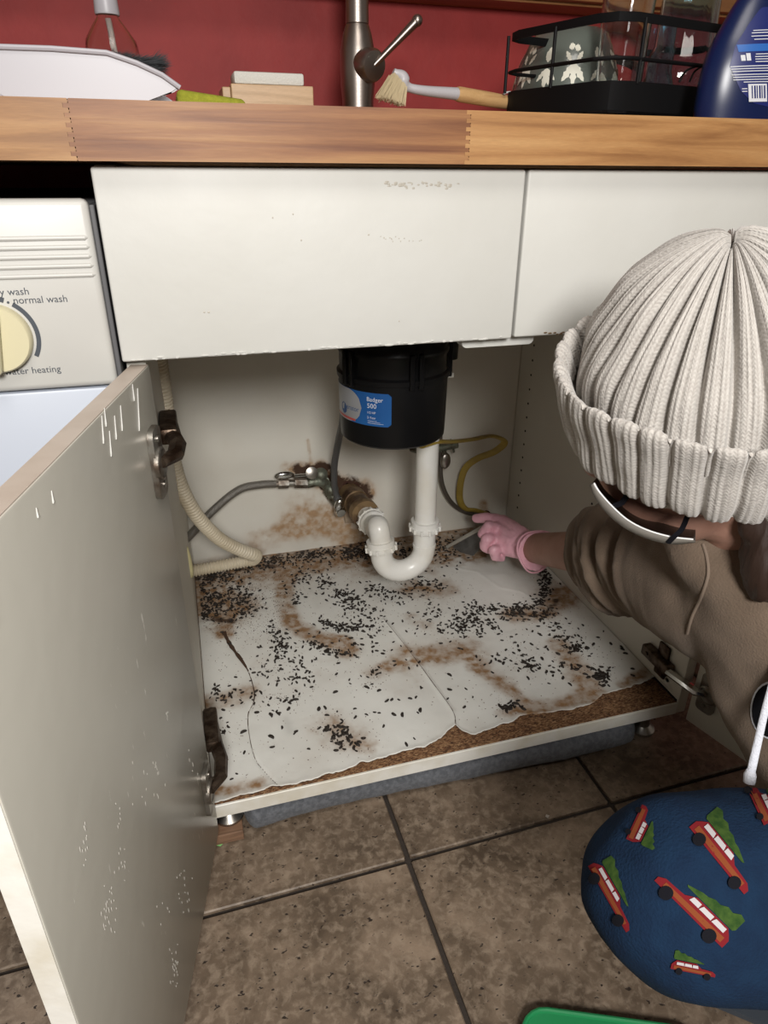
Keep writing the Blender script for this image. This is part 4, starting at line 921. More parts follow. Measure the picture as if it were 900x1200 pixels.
# dustpan with brush
def dp(px, py, y): return ony(px, py, y)
yd = .745
t = thing('dustpan', tuple(Vector((dp(100, 110, yd).x, yd, ZC))), 'white plastic dustpan lying at the left end of the worktop', 'dustpan')
xa = dp(-40, 60, yd).x; xb = dp(211, 105, yd).x; zt = dp(60, 57, yd).z
b_ = NB(); outer = [(-.06, dp(0, 57, yd).z), (0, 0)]
prof = [(-45, 54), (0, 55), (60, 57), (125, 62), (160, 74), (190, 88), (211, 103)]
pp = [dp(a, c, yd) for a, c in prof]
n = len(pp); depth = .17; ringsA = []
NYr = 12
for j in range(NYr + 1):
    y = yd + depth * j / NYr; e = 1
    ringsA.append([Vector((p.x + (0.0), y, p.z)) for p in pp])
# near side wall, far side wall, curved floor
def slab(poly, nrm, th, nm, mt, par):
    b_ = NB(); prism(b_, poly, nrm, th); bmesh.ops.bevel(b_, geom=b_.edges[:], offset=.0012, segments=2, affect='EDGES'); return obj(nm, b_, mt, par, True)
base = [Vector((p.x, yd, ZC + .0015)) for p in (dp(30, 112, yd), dp(165, 112, yd))]
b2 = dp(208, 109, yd); side_poly = [Vector((p.x, yd, p.z)) for p in pp] + [Vector((b2.x - .004, yd, b2.z)), Vector((b2.x - .03, yd, ZC + .006)), Vector((base[1].x, yd, ZC + .001)), Vector((base[0].x - .01, yd, ZC + .001)), Vector((base[0].x - .035, yd, ZC + .014))]
slab(side_poly, (0, 1, 0), .003, 'side_wall', M['white_plastic'], t)
slab([v + Vector((0, depth, 0)) for v in side_poly], (0, 1, 0), .003, 'side_wall', M['white_plastic'], t)
b_ = NB(); box(b_, base[0].x - .02, b2.x - .01, yd + .0035, yd + depth - .0005, ZC + .001, ZC + .0035, .001); obj('pan', b_, M['white_plastic'], t)
b_ = NB(); tube(b_, [Vector((p.x, yd - .001, p.z)) for p in pp], .0022, 8); obj('rim', b_, M['white_plastic'], t, True)
b_ = NB(); prism(b_, [Vector((pp[0].x, yd, pp[0].z)), Vector((pp[0].x, yd + depth, pp[0].z)), Vector((base[0].x - .02, yd + depth, ZC + .001)), Vector((base[0].x - .02, yd, ZC + .001))], (1, 0, .3), .003); obj('back_wall', b_, M['white_plastic'], t)
b_ = NB(); tube(b_, spline([Vector((pp[0].x + .01, yd + .08, pp[0].z - .005)), Vector((pp[0].x - .06, yd + .08, pp[0].z - .002)), Vector((pp[0].x - .13, yd + .08, pp[0].z - .012))], 6), .011, 14); obj('handle', b_, M['white_plastic'], t, True)
b_ = NB(); box(b_, b2.x - .055, b2.x + .002, yd + .004, yd + depth - .002, ZC + .0038, ZC + .0055, .0008); obj('rubber_lip', b_, M['black_plastic'], t)
# hand brush lying in the pan
yb = .83
t = thing('hand_brush', tuple(Vector((dp(165, 80, yb).x, yb, ZC))), 'black bristled hand brush lying in the white dustpan', 'brush')
p0 = dp(120, 84, yb); p1 = dp(190, 92, yb)
b_ = NB(); box(b_, p0.x - .09, p1.x - .012, yb - .016, yb + .016, p1.z - .0, p1.z + .012, .004); obj('brush_back', b_, M['black_plastic'], t, True)
b_ = NB()
for k in range(900):
    s = random.random(); x = p0.x + (p1.x - p0.x - .014) * s; y = yb + random.uniform(-.017, .017); a = Vector((x, y, p1.z + .010))
    tip = a + Vector((.010 + .016 * s + random.gauss(0, .002), (y - yb) * .4 + random.gauss(0, .002), (dp(150, 66, yb).z - p1.z) * (1 - .45 * s * s) - .008 + random.gauss(0, .0015)))
    q = (a - tip).cross(Vector((0, 1, 0))).normalized() * .0005; v = [b_.verts.new(z_) for z_ in (a - q, a + q, tip)]; b_.faces.new(v)
for k in range(500):
    a = Vector((p1.x - .014, yb + random.uniform(-.017, .017), p1.z + .010 * random.random())); tip = a + Vector((random.uniform(.012, .024), random.gauss(0, .003), random.uniform(-.002, .016))); q = Vector((0, .3, 1)) * .0004; v = [b_.verts.new(z_) for z_ in (a - q, a + q, tip)]; b_.faces.new(v)
prop(obj('bristles', b_, M['bristle'], t), kind='stuff')
# clear soap bottle with white cap
ysb = 1.05; c = dp(132, 60, ysb); s = S8(132, 60, ysb)
t = thing('soap_bottle', (c.x, ysb, ZC), 'clear plastic bottle with white screw cap behind the dustpan', 'bottle')
ztop = dp(130, 22, ysb).z; zm = dp(130, 55, ysb).z; rb = 32 * s
b_ = NB(); lathe(b_, [(rb * .9, .001), (rb, .006), (rb, zm - ZC - .01), (rb * .93, zm - ZC + .006), (rb * .62, (ztop + zm) / 2 - ZC + .006), (rb * .42, ztop - ZC), (rb * .36, ztop - ZC + .003), (rb * .33, ztop - ZC + .003), (rb * .40, ztop - ZC - .003), (rb * .9, zm - ZC + .002), (rb * .96, zm - ZC - .012), (rb * .96, .008), (.001, .0035)], 40, (c.x, ysb, ZC), cap=True); obj('body', b_, M['soap_clear'], t, True)
b_ = NB(); zc = ztop - ZC + .0032; lathe(b_, [(14 * s, zc), (14.5 * s, zc + .002), (13.5 * s, zc + 18 * s), (8 * s, zc + 20 * s), (7.5 * s, zc + 32 * s), (3 * s, zc + 34 * s)], 28, (c.x, ysb, ZC)); obj('cap', b_, M['white_plastic'], t, True)
b_ = NB(); tube(b_, [Vector((c.x, ysb, ztop - .001)), Vector((c.x + .004, ysb, zm - .03))], .0035, 8); obj('dip_tube', b_, mat('dip', (.5, .46, .44), .4), t, True)
# green sponge
ysp = 1.0; p0 = dp(206, 103, ysp); p1 = dp(289, 115, ysp)
b_ = NB(); box(b_, p0.x, p1.x, ysp, ysp + .075, ZC + .0005, p0.z - .001, .006, 3)
for v in b_.verts:
    if v.co.x > p1.x - .03 and v.co.z > ZC + .01: v.co.z -= (v.co.x - (p1.x - .03)) / .03 * .010
prop(obj('sponge', b_, M['green_sponge'], None, True), 'flat yellow-green sponge between the dustpan and the wooden block', 'sponge')
# wooden block + white sponge on it
yw_ = 1.13; p0 = dp(260, 97, yw_); p1 = dp(367, 100, yw_)
wx0, wx1 = p0.x, p1.x
t = thing('wooden_tray', ((wx0 + wx1) / 2, yw_ + .04, ZC), 'two-layer pale wooden block left of the tap', 'block')
zt_ = dp(310, 99, yw_).z; zmid = (ZC + zt_) / 2
b_ = NB(); box(b_, wx0 + .012, wx1, yw_, yw_ + .07, ZC + .0005, zt_, .0015); obj('upper_block', b_, M['light_wood'], t)
b_ = NB(); box(b_, wx0, wx0 + .0115, yw_ + .003, yw_ + .068, ZC + .0005, zt_ - .004, .0015); obj('end_block', b_, M['light_wood'], t)
q0 = dp(274, 82, yw_); q1 = dp(357, 85, yw_)
b_ = NB(); box(b_, q0.x, q1.x, yw_ + .006, yw_ + .06, zt_ + .0004, q0.z, .003, 2); prop(obj('white_sponge', b_, M['white_sponge'], None, True), 'white melamine sponge lying on top of the pale wooden block', 'sponge')
# tap
yt = 1.17; c = dp(419, 75, yt); s = S8(419, 75, yt)
t = thing('tap', (c.x, yt, ZC), 'brushed steel kitchen mixer tap against the red wall', 'tap')
z_ = lambda py: dp(419, py, yt).z - ZC
b_ = NB(); lathe(b_, [(21 * s, 0), (21 * s, .004), (18 * s, .006), (18 * s, z_(118)), (19.5 * s, z_(100)), (20 * s, z_(80)), (19.5 * s, z_(60)), (16 * s, z_(40)), (13 * s, z_(29.5)), (12 * s, z_(29)), (13 * s, z_(28)), (12.5 * s, z_(0)), (11.5 * s, z_(-40)), (11.5 * s, z_(-120))], 40, (c.x, yt, ZC)); obj('body', b_, M['brushed'], t, True)
b_ = NB(); zz = ZC + z_(-118); pts = [Vector((c.x, yt - .075 + .075 * math.cos(a), zz + .075 * math.sin(a))) for a in [PI * k / 16 for k in range(17)]]; pts.append(pts[-1] - Vector((0, 0, .03))); tube(b_, pts, 11 * s, 20); obj('spout', b_, M['brushed'], t, True)
h0 = dp(420, 74, yt); h1 = dp(438, 77, yt - .035); b_ = NB(); lathe(b_, [(14 * s, 0), (16 * s, .01), (16.5 * s, .036), (14.5 * s, .041), (6 * s, .043)], 32, tuple(h0), tuple((h1 - h0).normalized())); obj('handle_hub', b_, M['brushed'], t, True)
b_ = NB(); e = dp(489, 24, yt - .05); tube(b_, spline([h1, h1.lerp(e, .35), h1.lerp(e, .8), e], 5), lambda L, f: (.0055 + .0028 * f * f) if f < .97 else .006, 14, flat=.8); ball(b_, e, .0078, None, 14, 10); obj('lever', b_, M['brushed'], t, True, ang=60)
# dish brush
ybr = .95; 
t = thing('dish_brush', tuple(Vector((dp(520, 110, ybr).x, ybr, ZC))), 'grey and wood handled dish brush with pale bristles right of the tap', 'brush')
A = dp(461, 84, ybr); Bq = dp(476, 101, ybr); Cq = dp(495, 106, ybr); Dq = dp(535, 110, ybr + .01); Eq = dp(606, 122, ybr + .03)
b_ = NB(); tube(b_, spline([A, A.lerp(Bq, .5) + Vector((.002, 0, .002)), Bq, Cq, Dq], 6), lambda L, f: .0045 + .0045 * math.sin(min(1, f * 3.2) * PI) ** 2 * (f < .32) + .0035 * f, 14, flat=.9); obj('head', b_, mat('brush_grey', (.45, .44, .46), .4), t, True, ang=60)
b_ = NB(); tube(b_, [Dq, Dq.lerp(Eq, .04), Dq.lerp(Eq, .5), Dq.lerp(Eq, .96), Eq], [.0078, .0088, .0088, .0080, .006], 16); obj('handle', b_, M['handle_wood'], t, True)
b_ = NB(); cc = Dq.lerp(Eq, .82); pts = [cc + Vector((.014 * math.cos(a) + .004, .002, .012 * math.sin(a))) for a in [2 * PI * k / 20 * .55 for k in range(21)]]; tube(b_, pts, .0012, 6); obj('hanging_loop', b_, mat('loop_white', (.6, .6, .6), .6), t, True)
b_ = NB(); rt = dp(446, 106, ybr)
for k in range(420):
    s_ = random.random(); a = A.lerp(Bq, s_) + Vector((-.002, random.uniform(-.014, .014), -.002)); dirn = (dp(444 + 30 * s_, 112 + 10 * s_, ybr) - A.lerp(Bq, s_)); tip = a + dirn * random.uniform(.9, 1.02) + Vector((random.gauss(0, .0012), 0, random.gauss(0, .0012))); tip.z = max(tip.z, ZC + .001)
    q = Vector((.0006, .0003, 0)); v = [b_.verts.new(z__) for z__ in (a - q, a + q, tip + q * .7, tip - q * .7)]; b_.faces.new(v)
prop(obj('bristles', b_, M['straw'], t), kind='stuff')

# dish rack
ynr = .80; cnr = dp(727, 16, ynr)
ztop = cnr.z
lf = onz(588, 44, ztop); rt_ = onz(846, 34, ztop)
t = thing('dish_rack', (cnr.x, ynr, ZC), 'black wire dish rack with flat rim at the right of the worktop', 'dish rack')
ul = (lf - cnr).normalized(); ur = (rt_ - cnr).normalized(); LL = (lf - cnr).length; LR = .34
zmid_ = dp(727, 66, ynr).z; ztray = dp(727, 93, ynr).z
def loop_pts(z, inset=0, corner=.03):
    c0 = Vector((cnr.x, cnr.y, z)); a = c0 + ul * corner; b2_ = c0 + ur * corner; lfp = c0 + ul * LL; rtp = c0 + ur * LR; bk = c0 + ul * LL + ur * LR
    def rc(p, d1, d2): return [p + d1 * corner, p + d1 * corner * .3 + d2 * corner * .3 , p + d2 * corner]
    return rc(c0, ul, ur) + rc(rtp, -ur, ul) + rc(bk, -ul, -ur) + rc(lfp, ur, -ul)
def band(z, h, th, nm):
    pts = loop_pts(z); b_ = NB(); n = len(pts); cen_ = sum(pts, Vector()) / n; rr = []
    for p in pts:
        i_ = (cen_ - p); i_.z = 0; i_.normalize(); rr.append([b_.verts.new(p + Vector((0, 0, h / 2))), b_.verts.new(p + i_ * th + Vector((0, 0, h / 2))), b_.verts.new(p + i_ * th - Vector((0, 0, h / 2))), b_.verts.new(p - Vector((0, 0, h / 2)))])
    for i in range(n):
        for k in range(4): b_.faces.new((rr[i][k], rr[(i + 1) % n][k], rr[(i + 1) % n][(k + 1) % 4], rr[i][(k + 1) % 4]))
    return obj(nm, b_, M['black_wire'], t, True)
band(ztop, .009, .003, 'rim'); 
b_ = NB(); pts = loop_pts(zmid_); pts.append(pts[0]); tube(b_, pts, .0022, 8); obj('side_wire', b_, M['black_wire'], t, True)
band((ZC + .012 + ztray) / 2, ztray - ZC - .012, .004, 'drip_tray_wall')
b_ = NB(); c0 = Vector((cnr.x, cnr.y, ZC + .012)); prism(b_, [c0, c0 + ur * LR, c0 + ur * LR + ul * LL, c0 + ul * LL], (0, 0, 1), .003); obj('drip_tray', b_, M['black_plastic'], t)
for (f, g_) in ((.06, 0), (.94, 0), (0, .06), (0, .9), (.97, .95)):
    b_ = NB(); lathe(b_, [(.006, 0.0005), (.006, .0118)], 12, tuple(Vector((cnr.x, cnr.y, ZC)) + ul * (LL * (.04 + .9 * f)) + ur * (LR * (.04 + .9 * g_)) )); obj('foot', b_, M['black_wire'], t)
for f, d_, LX in ((.12, ur, LR), (.5, ur, LR), (.88, ur, LR), (.5, ul, LL), (.93, ul, LL)):
    b_ = NB(); a = Vector((cnr.x, cnr.y, 0)) + d_ * LX * f; tube(b_, [Vector((a.x, a.y, ztray - .002)), Vector((a.x, a.y, ztop))], .0021, 8); obj('upright', b_, M['black_wire'], t, True)
# bowl, upside down
def below(px, py, y): return dp(px, py, y)
ybw = 1.02; c = dp(664, 93, ybw); s = S8(664, 80, ybw); zb_ = ZC + .016
t = thing('mixing_bowl', (c.x, ybw, zb_), 'grey mixing bowl with cream leaf pattern, upside down in the black rack', 'bowl')
zt_ = dp(668, 36, ybw).z - zb_; R0 = 58 * s; R1 = 31 * s
b_ = NB(); bprof = [(R0 * 1.04, 0.0005), (R0 * 1.05, .004), (R0, .007), (R0 * .97, zt_ * .35), (R0 * .88, zt_ * .62), (R0 * .72, zt_ * .86), (R1 * 1.12, zt_ * .985), (R1, zt_), (R1 * .4, zt_ + .001)]
lathe(b_, bprof, 56, (c.x, ybw, zb_)); bowl = obj('bowl_body', b_, M['bowl_grey'], t, True)
def brad(h):
    hs = [q[1] for q in bprof]; rs = [q[0] for q in bprof]; return float(np.interp(h, hs, rs))
def bowlp(a, h, e=.0006): r = brad(h) + e; return Vector((c.x + math.sin(a) * r, ybw - math.cos(a) * r, zb_ + h))
b_ = NB()
def leaf(a, h, ang_, ln, wd):
    n = 8; up__ = []; dn = []
    for k in range(n + 1):
        f = k / n; w__ = wd * math.sin(PI * f) ** .7 * (1 + .25 * math.sin(f * 22)); x = ln * f
        for sgn, lst in ((1, up__), (-1, dn)):
            u = x * math.cos(ang_) - sgn * w__ * math.sin(ang_); v = x * math.sin(ang_) + sgn * w__ * math.cos(ang_); lst.append(b_.verts.new(bowlp(a + u / R0, h + v)))
    for k in range(n):
        try: b_.faces.new((up__[k], up__[k + 1], dn[k + 1], dn[k]))
        except ValueError: pass
for rep in range(13):
    a = -2.9 + rep * .50; hm = zt_ * .60
    if rep % 2 == 0:
        for q in (-2.3, -1.7, -.8, -1.25, -1.57): leaf(a, hm - .004 + .004 * math.sin(q), q, .020 + .004 * (q == -1.57), .0028)
        leaf(a, hm + .002, 1.57, .016, .005); leaf(a, hm, 1.1, .013, .002); leaf(a, hm, 2.0, .013, .002)
    else:
        for q in (-2.2, -.95, -1.57): leaf(a, hm - .002, q, .026, .0042)
        leaf(a - .05, hm, 2.2, .015, .003); leaf(a + .05, hm, .9, .015, .003); leaf(a - .12, hm + .016, .3, .01, .004); leaf(a + .12, hm + .014, 2.8, .01, .004)
prop(obj('leaf_pattern', b_, M['bowl_print'], t), kind='stuff')
# glasses
def tumbler(px, w_, py_top, y, mt, name, lab, grp=None, flute=0):
    c = dp(px, 80, y); s = S8(px, 60, y); r = w_ / 2 * s; zt_ = dp(px, py_top, y).z - (ZC + .016)
    t = thing(name, (c.x, y, ZC + .016), lab, 'glass', grp); b_ = NB(); n = 48
    prof = [(r * .92, .0005), (r, .004), (r * .97, zt_ * .45), (r * .80, zt_ * .55), (r * .76, zt_), (r * .70, zt_), (r * .74, zt_ * .55), (r * .90, zt_ * .43), (r * .92, .010), (.002, .009)] if flute else \
        [(r * .8, .0005), (r * .84, .004), (r, zt_), (r * .95, zt_), (r * .79, .010), (.002, .009)]
    lathe(b_, prof, n, (c.x, y, ZC + .016))
    if flute:
        for v in b_.verts:
            dx, dy = v.co.x - c.x, v.co.y - y; a = math.atan2(dy, dx); k = 1 + .035 * abs(math.sin(a * 6)); v.co.x = c.x + dx * k; v.co.y = y + dy * k
    obj('vessel', b_, mt, t, True, ang=60); return t
tumbler(727, 52, -6, .90, M['glass_clear'], 'clear_tumbler', 'tall clear drinking glass standing beside the grey bowl in the rack')
tumbler(797, 70, -20, .92, M['glass_blue'], 'blue_tumbler', 'tall blue fluted glass in the rack beside the dark blue bottle', None, 1)
tumbler(765, 44, 30, .985, M['glass_blue'], 'short_blue_glass', 'short pale blue glass in the rack between the tall clear and tall blue glasses', None, 1)
# thin black cable by the glass
b_ = NB(); tube(b_, spline([dp(796, 96, .86), dp(803, 84, .86), dp(815, 78, .86), dp(826, 76, .86)], 6), .0014, 6); tube(b_, spline([dp(808, 96, .865), dp(814, 84, .865), dp(824, 77, .865)], 6), .0012, 6)
t2 = bpy.data.objects.get('dish_rack'); o = obj('plate_divider', b_, M['black_wire'], t2, True)
# detergent bottle
ydb = .735
c = dp(905, 130, ydb); s = S8(890, 70, ydb); t = thing('detergent_bottle', (c.x, ydb + .03, ZC), 'large dark blue detergent bottle at the right end of the worktop', 'bottle')
def dz(py): return dp(880, py, ydb).z
zs_ = [(.001, 76), (dz(125) - ZC, 80), (dz(100) - ZC, 80), (dz(80) - ZC, 79), (dz(60) - ZC, 76), (dz(40) - ZC, 70), (dz(20) - ZC, 62), (dz(0) - ZC, 54), (dz(-20) - ZC, 44), (dz(-40) - ZC, 30), (dz(-50) - ZC, 18), (dz(-62) - ZC, 17)]
b_ = NB(); prof = [(q * s * .83, h) for h, q in zs_]; yc_ = ydb + .035
lathe(b_, prof, 56, (c.x, yc_, ZC), sy=.46); obj('body', b_, M['blue_bottle'], t, True)
hcap = zs_[-1][0]; b_ = NB(); lathe(b_, [(.021, hcap), (.022, hcap + .002), (.020, hcap + .035), (.012, hcap + .038)], 32, (c.x, yc_, ZC)); obj('cap', b_, M['white_plastic'], t, True)
def botp(px, py, e=.0007):
    q = dp(px, py, ydb); h = q.z - ZC; hs = [a[0] for a in zs_]; R_2 = float(np.interp(h, hs, [a[1] * s * .83 for a in zs_]))
    xx = max(-.999, min(.999, (q.x - c.x) / (R_2))); return Vector((q.x, yc_ - .46 * R_2 * math.sqrt(1 - xx * xx) - e, q.z))
def botpatch(poly, mt, nm, e, sub=10):
    b_ = NB(); xs0 = min(p[0] for p in poly); xs1 = max(p[0] for p in poly); cols = []
    for k in range(sub + 1):
        x = xs0 + (xs1 - xs0) * k / sub; ys_ = []
        for i in range(len(poly)):
            a, b3 = poly[i], poly[(i + 1) % len(poly)]
            if (a[0] - x) * (b3[0] - x) <= 0 and a[0] != b3[0]: ys_.append(a[1] + (b3[1] - a[1]) * (x - a[0]) / (b3[0] - a[0]))
        lo, hi = min(ys_), max(ys_) + .001; cols.append([b_.verts.new(botp(x, lo + (hi - lo) * j / 8, e)) for j in range(9)])
    for k in range(sub):
        for j in range(8): b_.faces.new((cols[k][j], cols[k][j + 1], cols[k + 1][j + 1], cols[k + 1][j]))
    return obj(nm, b_, mt, t, True, ang=180)
botpatch([(866, 75), (874, 50), (890, 25), (905, 5), (925, 5), (925, 125), (900, 125), (885, 121), (872, 105)], M['blue_label'], 'label', .0006, 16)
botpatch([(875, 50), (925, 50), (925, 59), (875, 59)], M['blue_band'], 'label_band', .0010)
botpatch([(880, 98), (899, 98), (899, 119), (880, 119)], M['print_white'], 'barcode', .0012)
for k in range(6): botpatch([(883 + k * 2.5, 100), (884 + k * 2.5 + .5 * (k % 2), 100), (884 + k * 2.5 + .5 * (k % 2), 115), (883 + k * 2.5, 115)], M['blue_label'], 'barcode_bar', .0016, 2)
for k, (xa_, py) in enumerate([(892, 33), (890, 36), (889, 40), (891, 44), (890, 62), (889, 65), (889, 68), (889, 71), (866, 76), (866, 79), (867, 82), (866, 86), (867, 89), (867, 92), (876, 95), (874, 103), (874, 106)]):
    botpatch([(xa_, py), (925 if k < 15 else xa_ + 5, py), (925 if k < 15 else xa_ + 5, py + 1), (xa_, py + 1)], M['print_white'], 'print_line', .0012, 6)
botpatch([(876, 63), (880, 63), (880, 70), (876, 70)], M['print_white'], 'print_mark', .0012, 2); botpatch([(881, 61), (885, 61), (885, 70), (881, 70)], M['print_white'], 'print_mark', .0012, 2)

# ------------------------------------------------------------------ the person crouching at the right
def chain(bm, pts, rad, n=20, step=.35):
    """tapered run of overlapping spheres; pts world points, rad per point"""
    for i in range(len(pts) - 1):
        L = (pts[i + 1] - pts[i]).length; k = max(2, int(L / (min(rad[i], rad[i + 1]) * step)) + 1)
        for j in range(k):
            f = j / k; ball(bm, pts[i].lerp(pts[i + 1], f), rad[i] + (rad[i + 1] - rad[i]) * f, None, n, n // 2 + 2)
    ball(bm, pts[-1], rad[-1], None, n, n // 2 + 2)
def loft(bm, pts, rad, n=28): tube(bm, spline(pts, 6), [float(np.interp(i / (6 * (len(pts) - 1)) * (len(pts) - 1), range(len(rad)), rad)) for i in range(6 * (len(pts) - 1) + 1)], n)

Hc = at(830, 500, .585); HX = camdir((-.24, -.66, -.71)).normalized()
hx = camdir((-.28, -.45, -.85)).normalized()
fw = camdir((-.92, .22, .15)); fw = (fw - hx * fw.dot(hx)).normalized(); sd = hx.cross(fw).normalized()
head_c = Hc + hx * .015
HB = Matrix((fw, sd, hx)).transposed().to_4x4()
pel = Vector((.70, .20, .19)); neck = at(885, 625, .69)
shoulder = at(862, 692, .77); elbow = at(745, 655, .97); wrist = at(622, 642, 1.37)
pelR = Vector((.78, .20, .19)); shoulderR = Vector((.70, .33, .50))
kneeL = at(799, 1045, .508); thighM = at(905, 1046, .525); ankL = Vector((.545, .335, .075)); toeL = Vector((.47, .40, .03))
kneeR = Vector((1.02, .14, .24)); ankR = Vector((.98, -.08, .07))
def hand(bm, g):
    K = [at(589, 611, 1.435), at(583, 620, 1.425), at(581, 631, 1.415), at(587, 642, 1.405)]
    wr = wrist
    for k_, c_ in zip(K, (.016, .017, .017, .015)): chain(bm, [wr, wr.lerp(k_, .55), k_], [.024 + g, .020 + g, c_ * .78 + g], 14, .5)
    chain(bm, [K[0], at(578, 608, 1.445), at(567, 606.5, 1.452), at(558, 607.5, 1.46)], [.0118 + g, .0100 + g, .0092 + g, .0078 + g], 12)
    chain(bm, [K[1], at(573, 617, 1.405), at(566, 625, 1.415), at(571, 631, 1.435)], [.0122 + g, .0103 + g, .0094 + g, .0082 + g], 12)
    chain(bm, [K[2], at(571, 632, 1.393), at(568, 640, 1.405), at(574, 644, 1.425)], [.0118 + g, .0098 + g, .0090 + g, .0080 + g], 12)
    chain(bm, [K[3], at(579, 645, 1.382), at(580, 652, 1.392), at(587, 653, 1.41)], [.0105 + g, .0088 + g, .0080 + g, .0072 + g], 12)
    chain(bm, [wr.lerp(K[0], .35), at(601, 622, 1.45), at(589, 621, 1.47), at(577, 624, 1.462)], [.016 + g, .0145 + g, .0115 + g, .0095 + g], 12)
# one continuous body
b_ = NB()
ball(b_, head_c - hx * .005, (.092, .074, .105), HB, 28, 20)
ball(b_, head_c - hx * .055 + fw * .018, (.066, .056, .066), HB, 24, 16)
ball(b_, at(800, 580, .655), (.046, .046, .046), None, 22, 14); ball(b_, at(752, 570, .645), (.038, .038, .038), None, 22, 14); ball(b_, at(850, 591, .655), (.038, .038, .038), None, 22, 14); ball(b_, at(885, 600, .66), (.036, .036, .036), None, 20, 12)
ball(b_, head_c - hx * .088 + fw * .045, (.032, .036, .024), HB, 20, 12)
ball(b_, head_c - hx * .030 + fw * .090, (.018, .011, .022), HB); ball(b_, head_c - hx * .062 + fw * .080, (.014, .024, .008), HB)
ball(b_, head_c - hx * .008 + fw * .078, (.016, .045, .010), HB)
for s in (-1, 1): ball(b_, head_c - hx * .020 + sd * .072 * s - fw * .006, (.014, .008, .028), HB); ball(b_, head_c - hx * .018 + sd * .032 * s + fw * .076, (.010, .013, .008), HB)
chain(b_, [head_c - hx * .07 - fw * .02, neck, neck.lerp(shoulder.lerp(shoulderR, .5), .5)], [.052, .05, .06])
mid = shoulder.lerp(shoulderR, .5)
chain(b_, [mid, at(965, 720, .72), at(1010, 800, .71), at(1080, 930, .70), pel.lerp(pelR, .4)], [.085, .11, .105, .11, .115], 20)
chain(b_, [mid, shoulder], [.07, .055]); chain(b_, [mid, shoulderR], [.07, .055])
chain(b_, [shoulder, elbow, at(690, 648, 1.16), wrist], [.055, .040, .0385, .0295], 20, .3)
hand(b_, -.0022)
elR = Vector((.90, .28, .36)); wrR = Vector((.98, .12, .33)); chain(b_, [shoulderR, elR, wrR], [.055, .04, .027])
for k in range(5):
    a = Vector((.98, .12, .33)); chain(b_, [a, a + Vector((.02 + .012 * (k - 2), -.045, .0)), a + Vector((.02 + .016 * (k - 2), -.075 + .006 * abs(k - 2), -.018))], [.022, .011, .008], 12, .5)
chain(b_, [pel, at(1000, 1075, .58), thighM, kneeL], [.085, .068, .062, .056]); chain(b_, [kneeL, kneeL.lerp(ankL, .4), ankL, toeL], [.052, .048, .034, .026])
chain(b_, [pelR, kneeR], [.085, .058]); chain(b_, [kneeR, ankR, ankR + Vector((-.03, .12, -.04))], [.05, .034, .026])
person = remeshed('person', b_, M['skin'], .0042, 5)
prop(person, 'person in a ribbed beanie and beige sweatshirt crouching by the cabinet, reaching inside', 'person')

# glove (own finer mesh)
b_ = NB(); hand(b_, .0022)
gp = [wrist.lerp(at(600, 632, 1.41), .45), wrist.lerp(at(600, 632, 1.41), .12), at(623, 643, 1.365), at(629, 646, 1.345)]
loft(b_, gp, [.027, .0300, .035, .0405], 26)
def gfold(c, n): return n * (noise.noise(c * 70) * .0018 + noise.noise(Vector((c.x * 260, c.y * 60, c.z * 260))) * .0010)
glove = remeshed('glove', b_, M['glove'], .0020, 4, person, .5, gfold); glove['label'] = 'thin pink disposable glove'
b_ = NB(); d0 = (gp[3] - gp[2]).normalized(); a_, c_, _ = frame(d0); pts = [gp[3] + (a_ * math.cos(t) + c_ * math.sin(t)) * (.0425 + .003 * math.sin(3 * t)) + d0 * (.006 * math.sin(2 * t + 1)) for t in [2 * PI * k / 40 for k in range(41)]]
tube(b_, pts, .0019, 8); obj('cuff_roll', b_, M['glove'], glove, True)

# ---- sweatshirt
b_ = NB()
slv = [at(705, 646, 1.10), at(712, 646, 1.08), at(726, 648, 1.03), at(750, 655, .95), at(803, 668, .86), shoulder]
loft(b_, slv, [.056, .066, .072, .077, .086, .095], 32)
chain(b_, [shoulder, mid], [.095, .10], 24)
chain(b_, [at(905, 668, .74), at(950, 690, .71), at(990, 760, .70), at(1037, 843, .69), at(1085, 930, .69), pel.lerp(pelR, .4) + Vector((0, 0, .03))], [.085, .130, .137, .139, .142, .150], 26, .25)
chain(b_, [mid, shoulderR], [.10, .085], 22); chain(b_, [shoulderR, elR, elR.lerp(wrR, .8)], [.085, .065, .05], 22)
# bunched neck and hood
for k in range(22):
    a = 2 * PI * k / 22; d1 = (hx + (shoulder - mid).normalized() * 0).normalized(); u1, u2, _ = frame(hx); ball(b_, neck + hx * .005 + (u1 * math.cos(a) + u2 * math.sin(a)) * .066, .024, None, 12, 8)
chain(b_, [neck + camdir((.10, -.02, .06)), neck + camdir((.13, .05, .06))], [.05, .05])
sdir = (slv[-1] - slv[0]).normalized(); sl0 = slv[0]
def cfold(c, n):
    t = (c - sl0).dot(sdir); rel = (c - sl0) - sdir * t; u1, u2, _ = frame(sdir); a = math.atan2(rel.dot(u1), rel.dot(u2))
    w_ = math.exp(-((t - .10) / .13) ** 2) if t > -.03 and t < .40 else 0
    skew = t * 1.0 + .035 * math.sin(a + .6)
    f1 = noise.noise(Vector((skew * 34, a * .55, 3.1))); f2 = noise.noise(Vector((skew * 70, a * .9, 9)))
    w_ *= max(0, min(1, (t + .005) / .035)) ** 1.5
    d_ = w_ * ((.5 - abs(f1) * 2.4) * .034 + f2 * .018)
    d_ += (1 - w_) * (noise.noise(Vector((c.x * 22, c.y * 9, c.z * 8))) * .020 + noise.noise(c * 28) * .0035)
    return n * d_
hoodie = remeshed('sweatshirt', b_, M['hoodie'], .0048, 9, person, .5, cfold, 5); hoodie['label'] = 'beige sweatshirt with sleeve pushed up to the forearm'
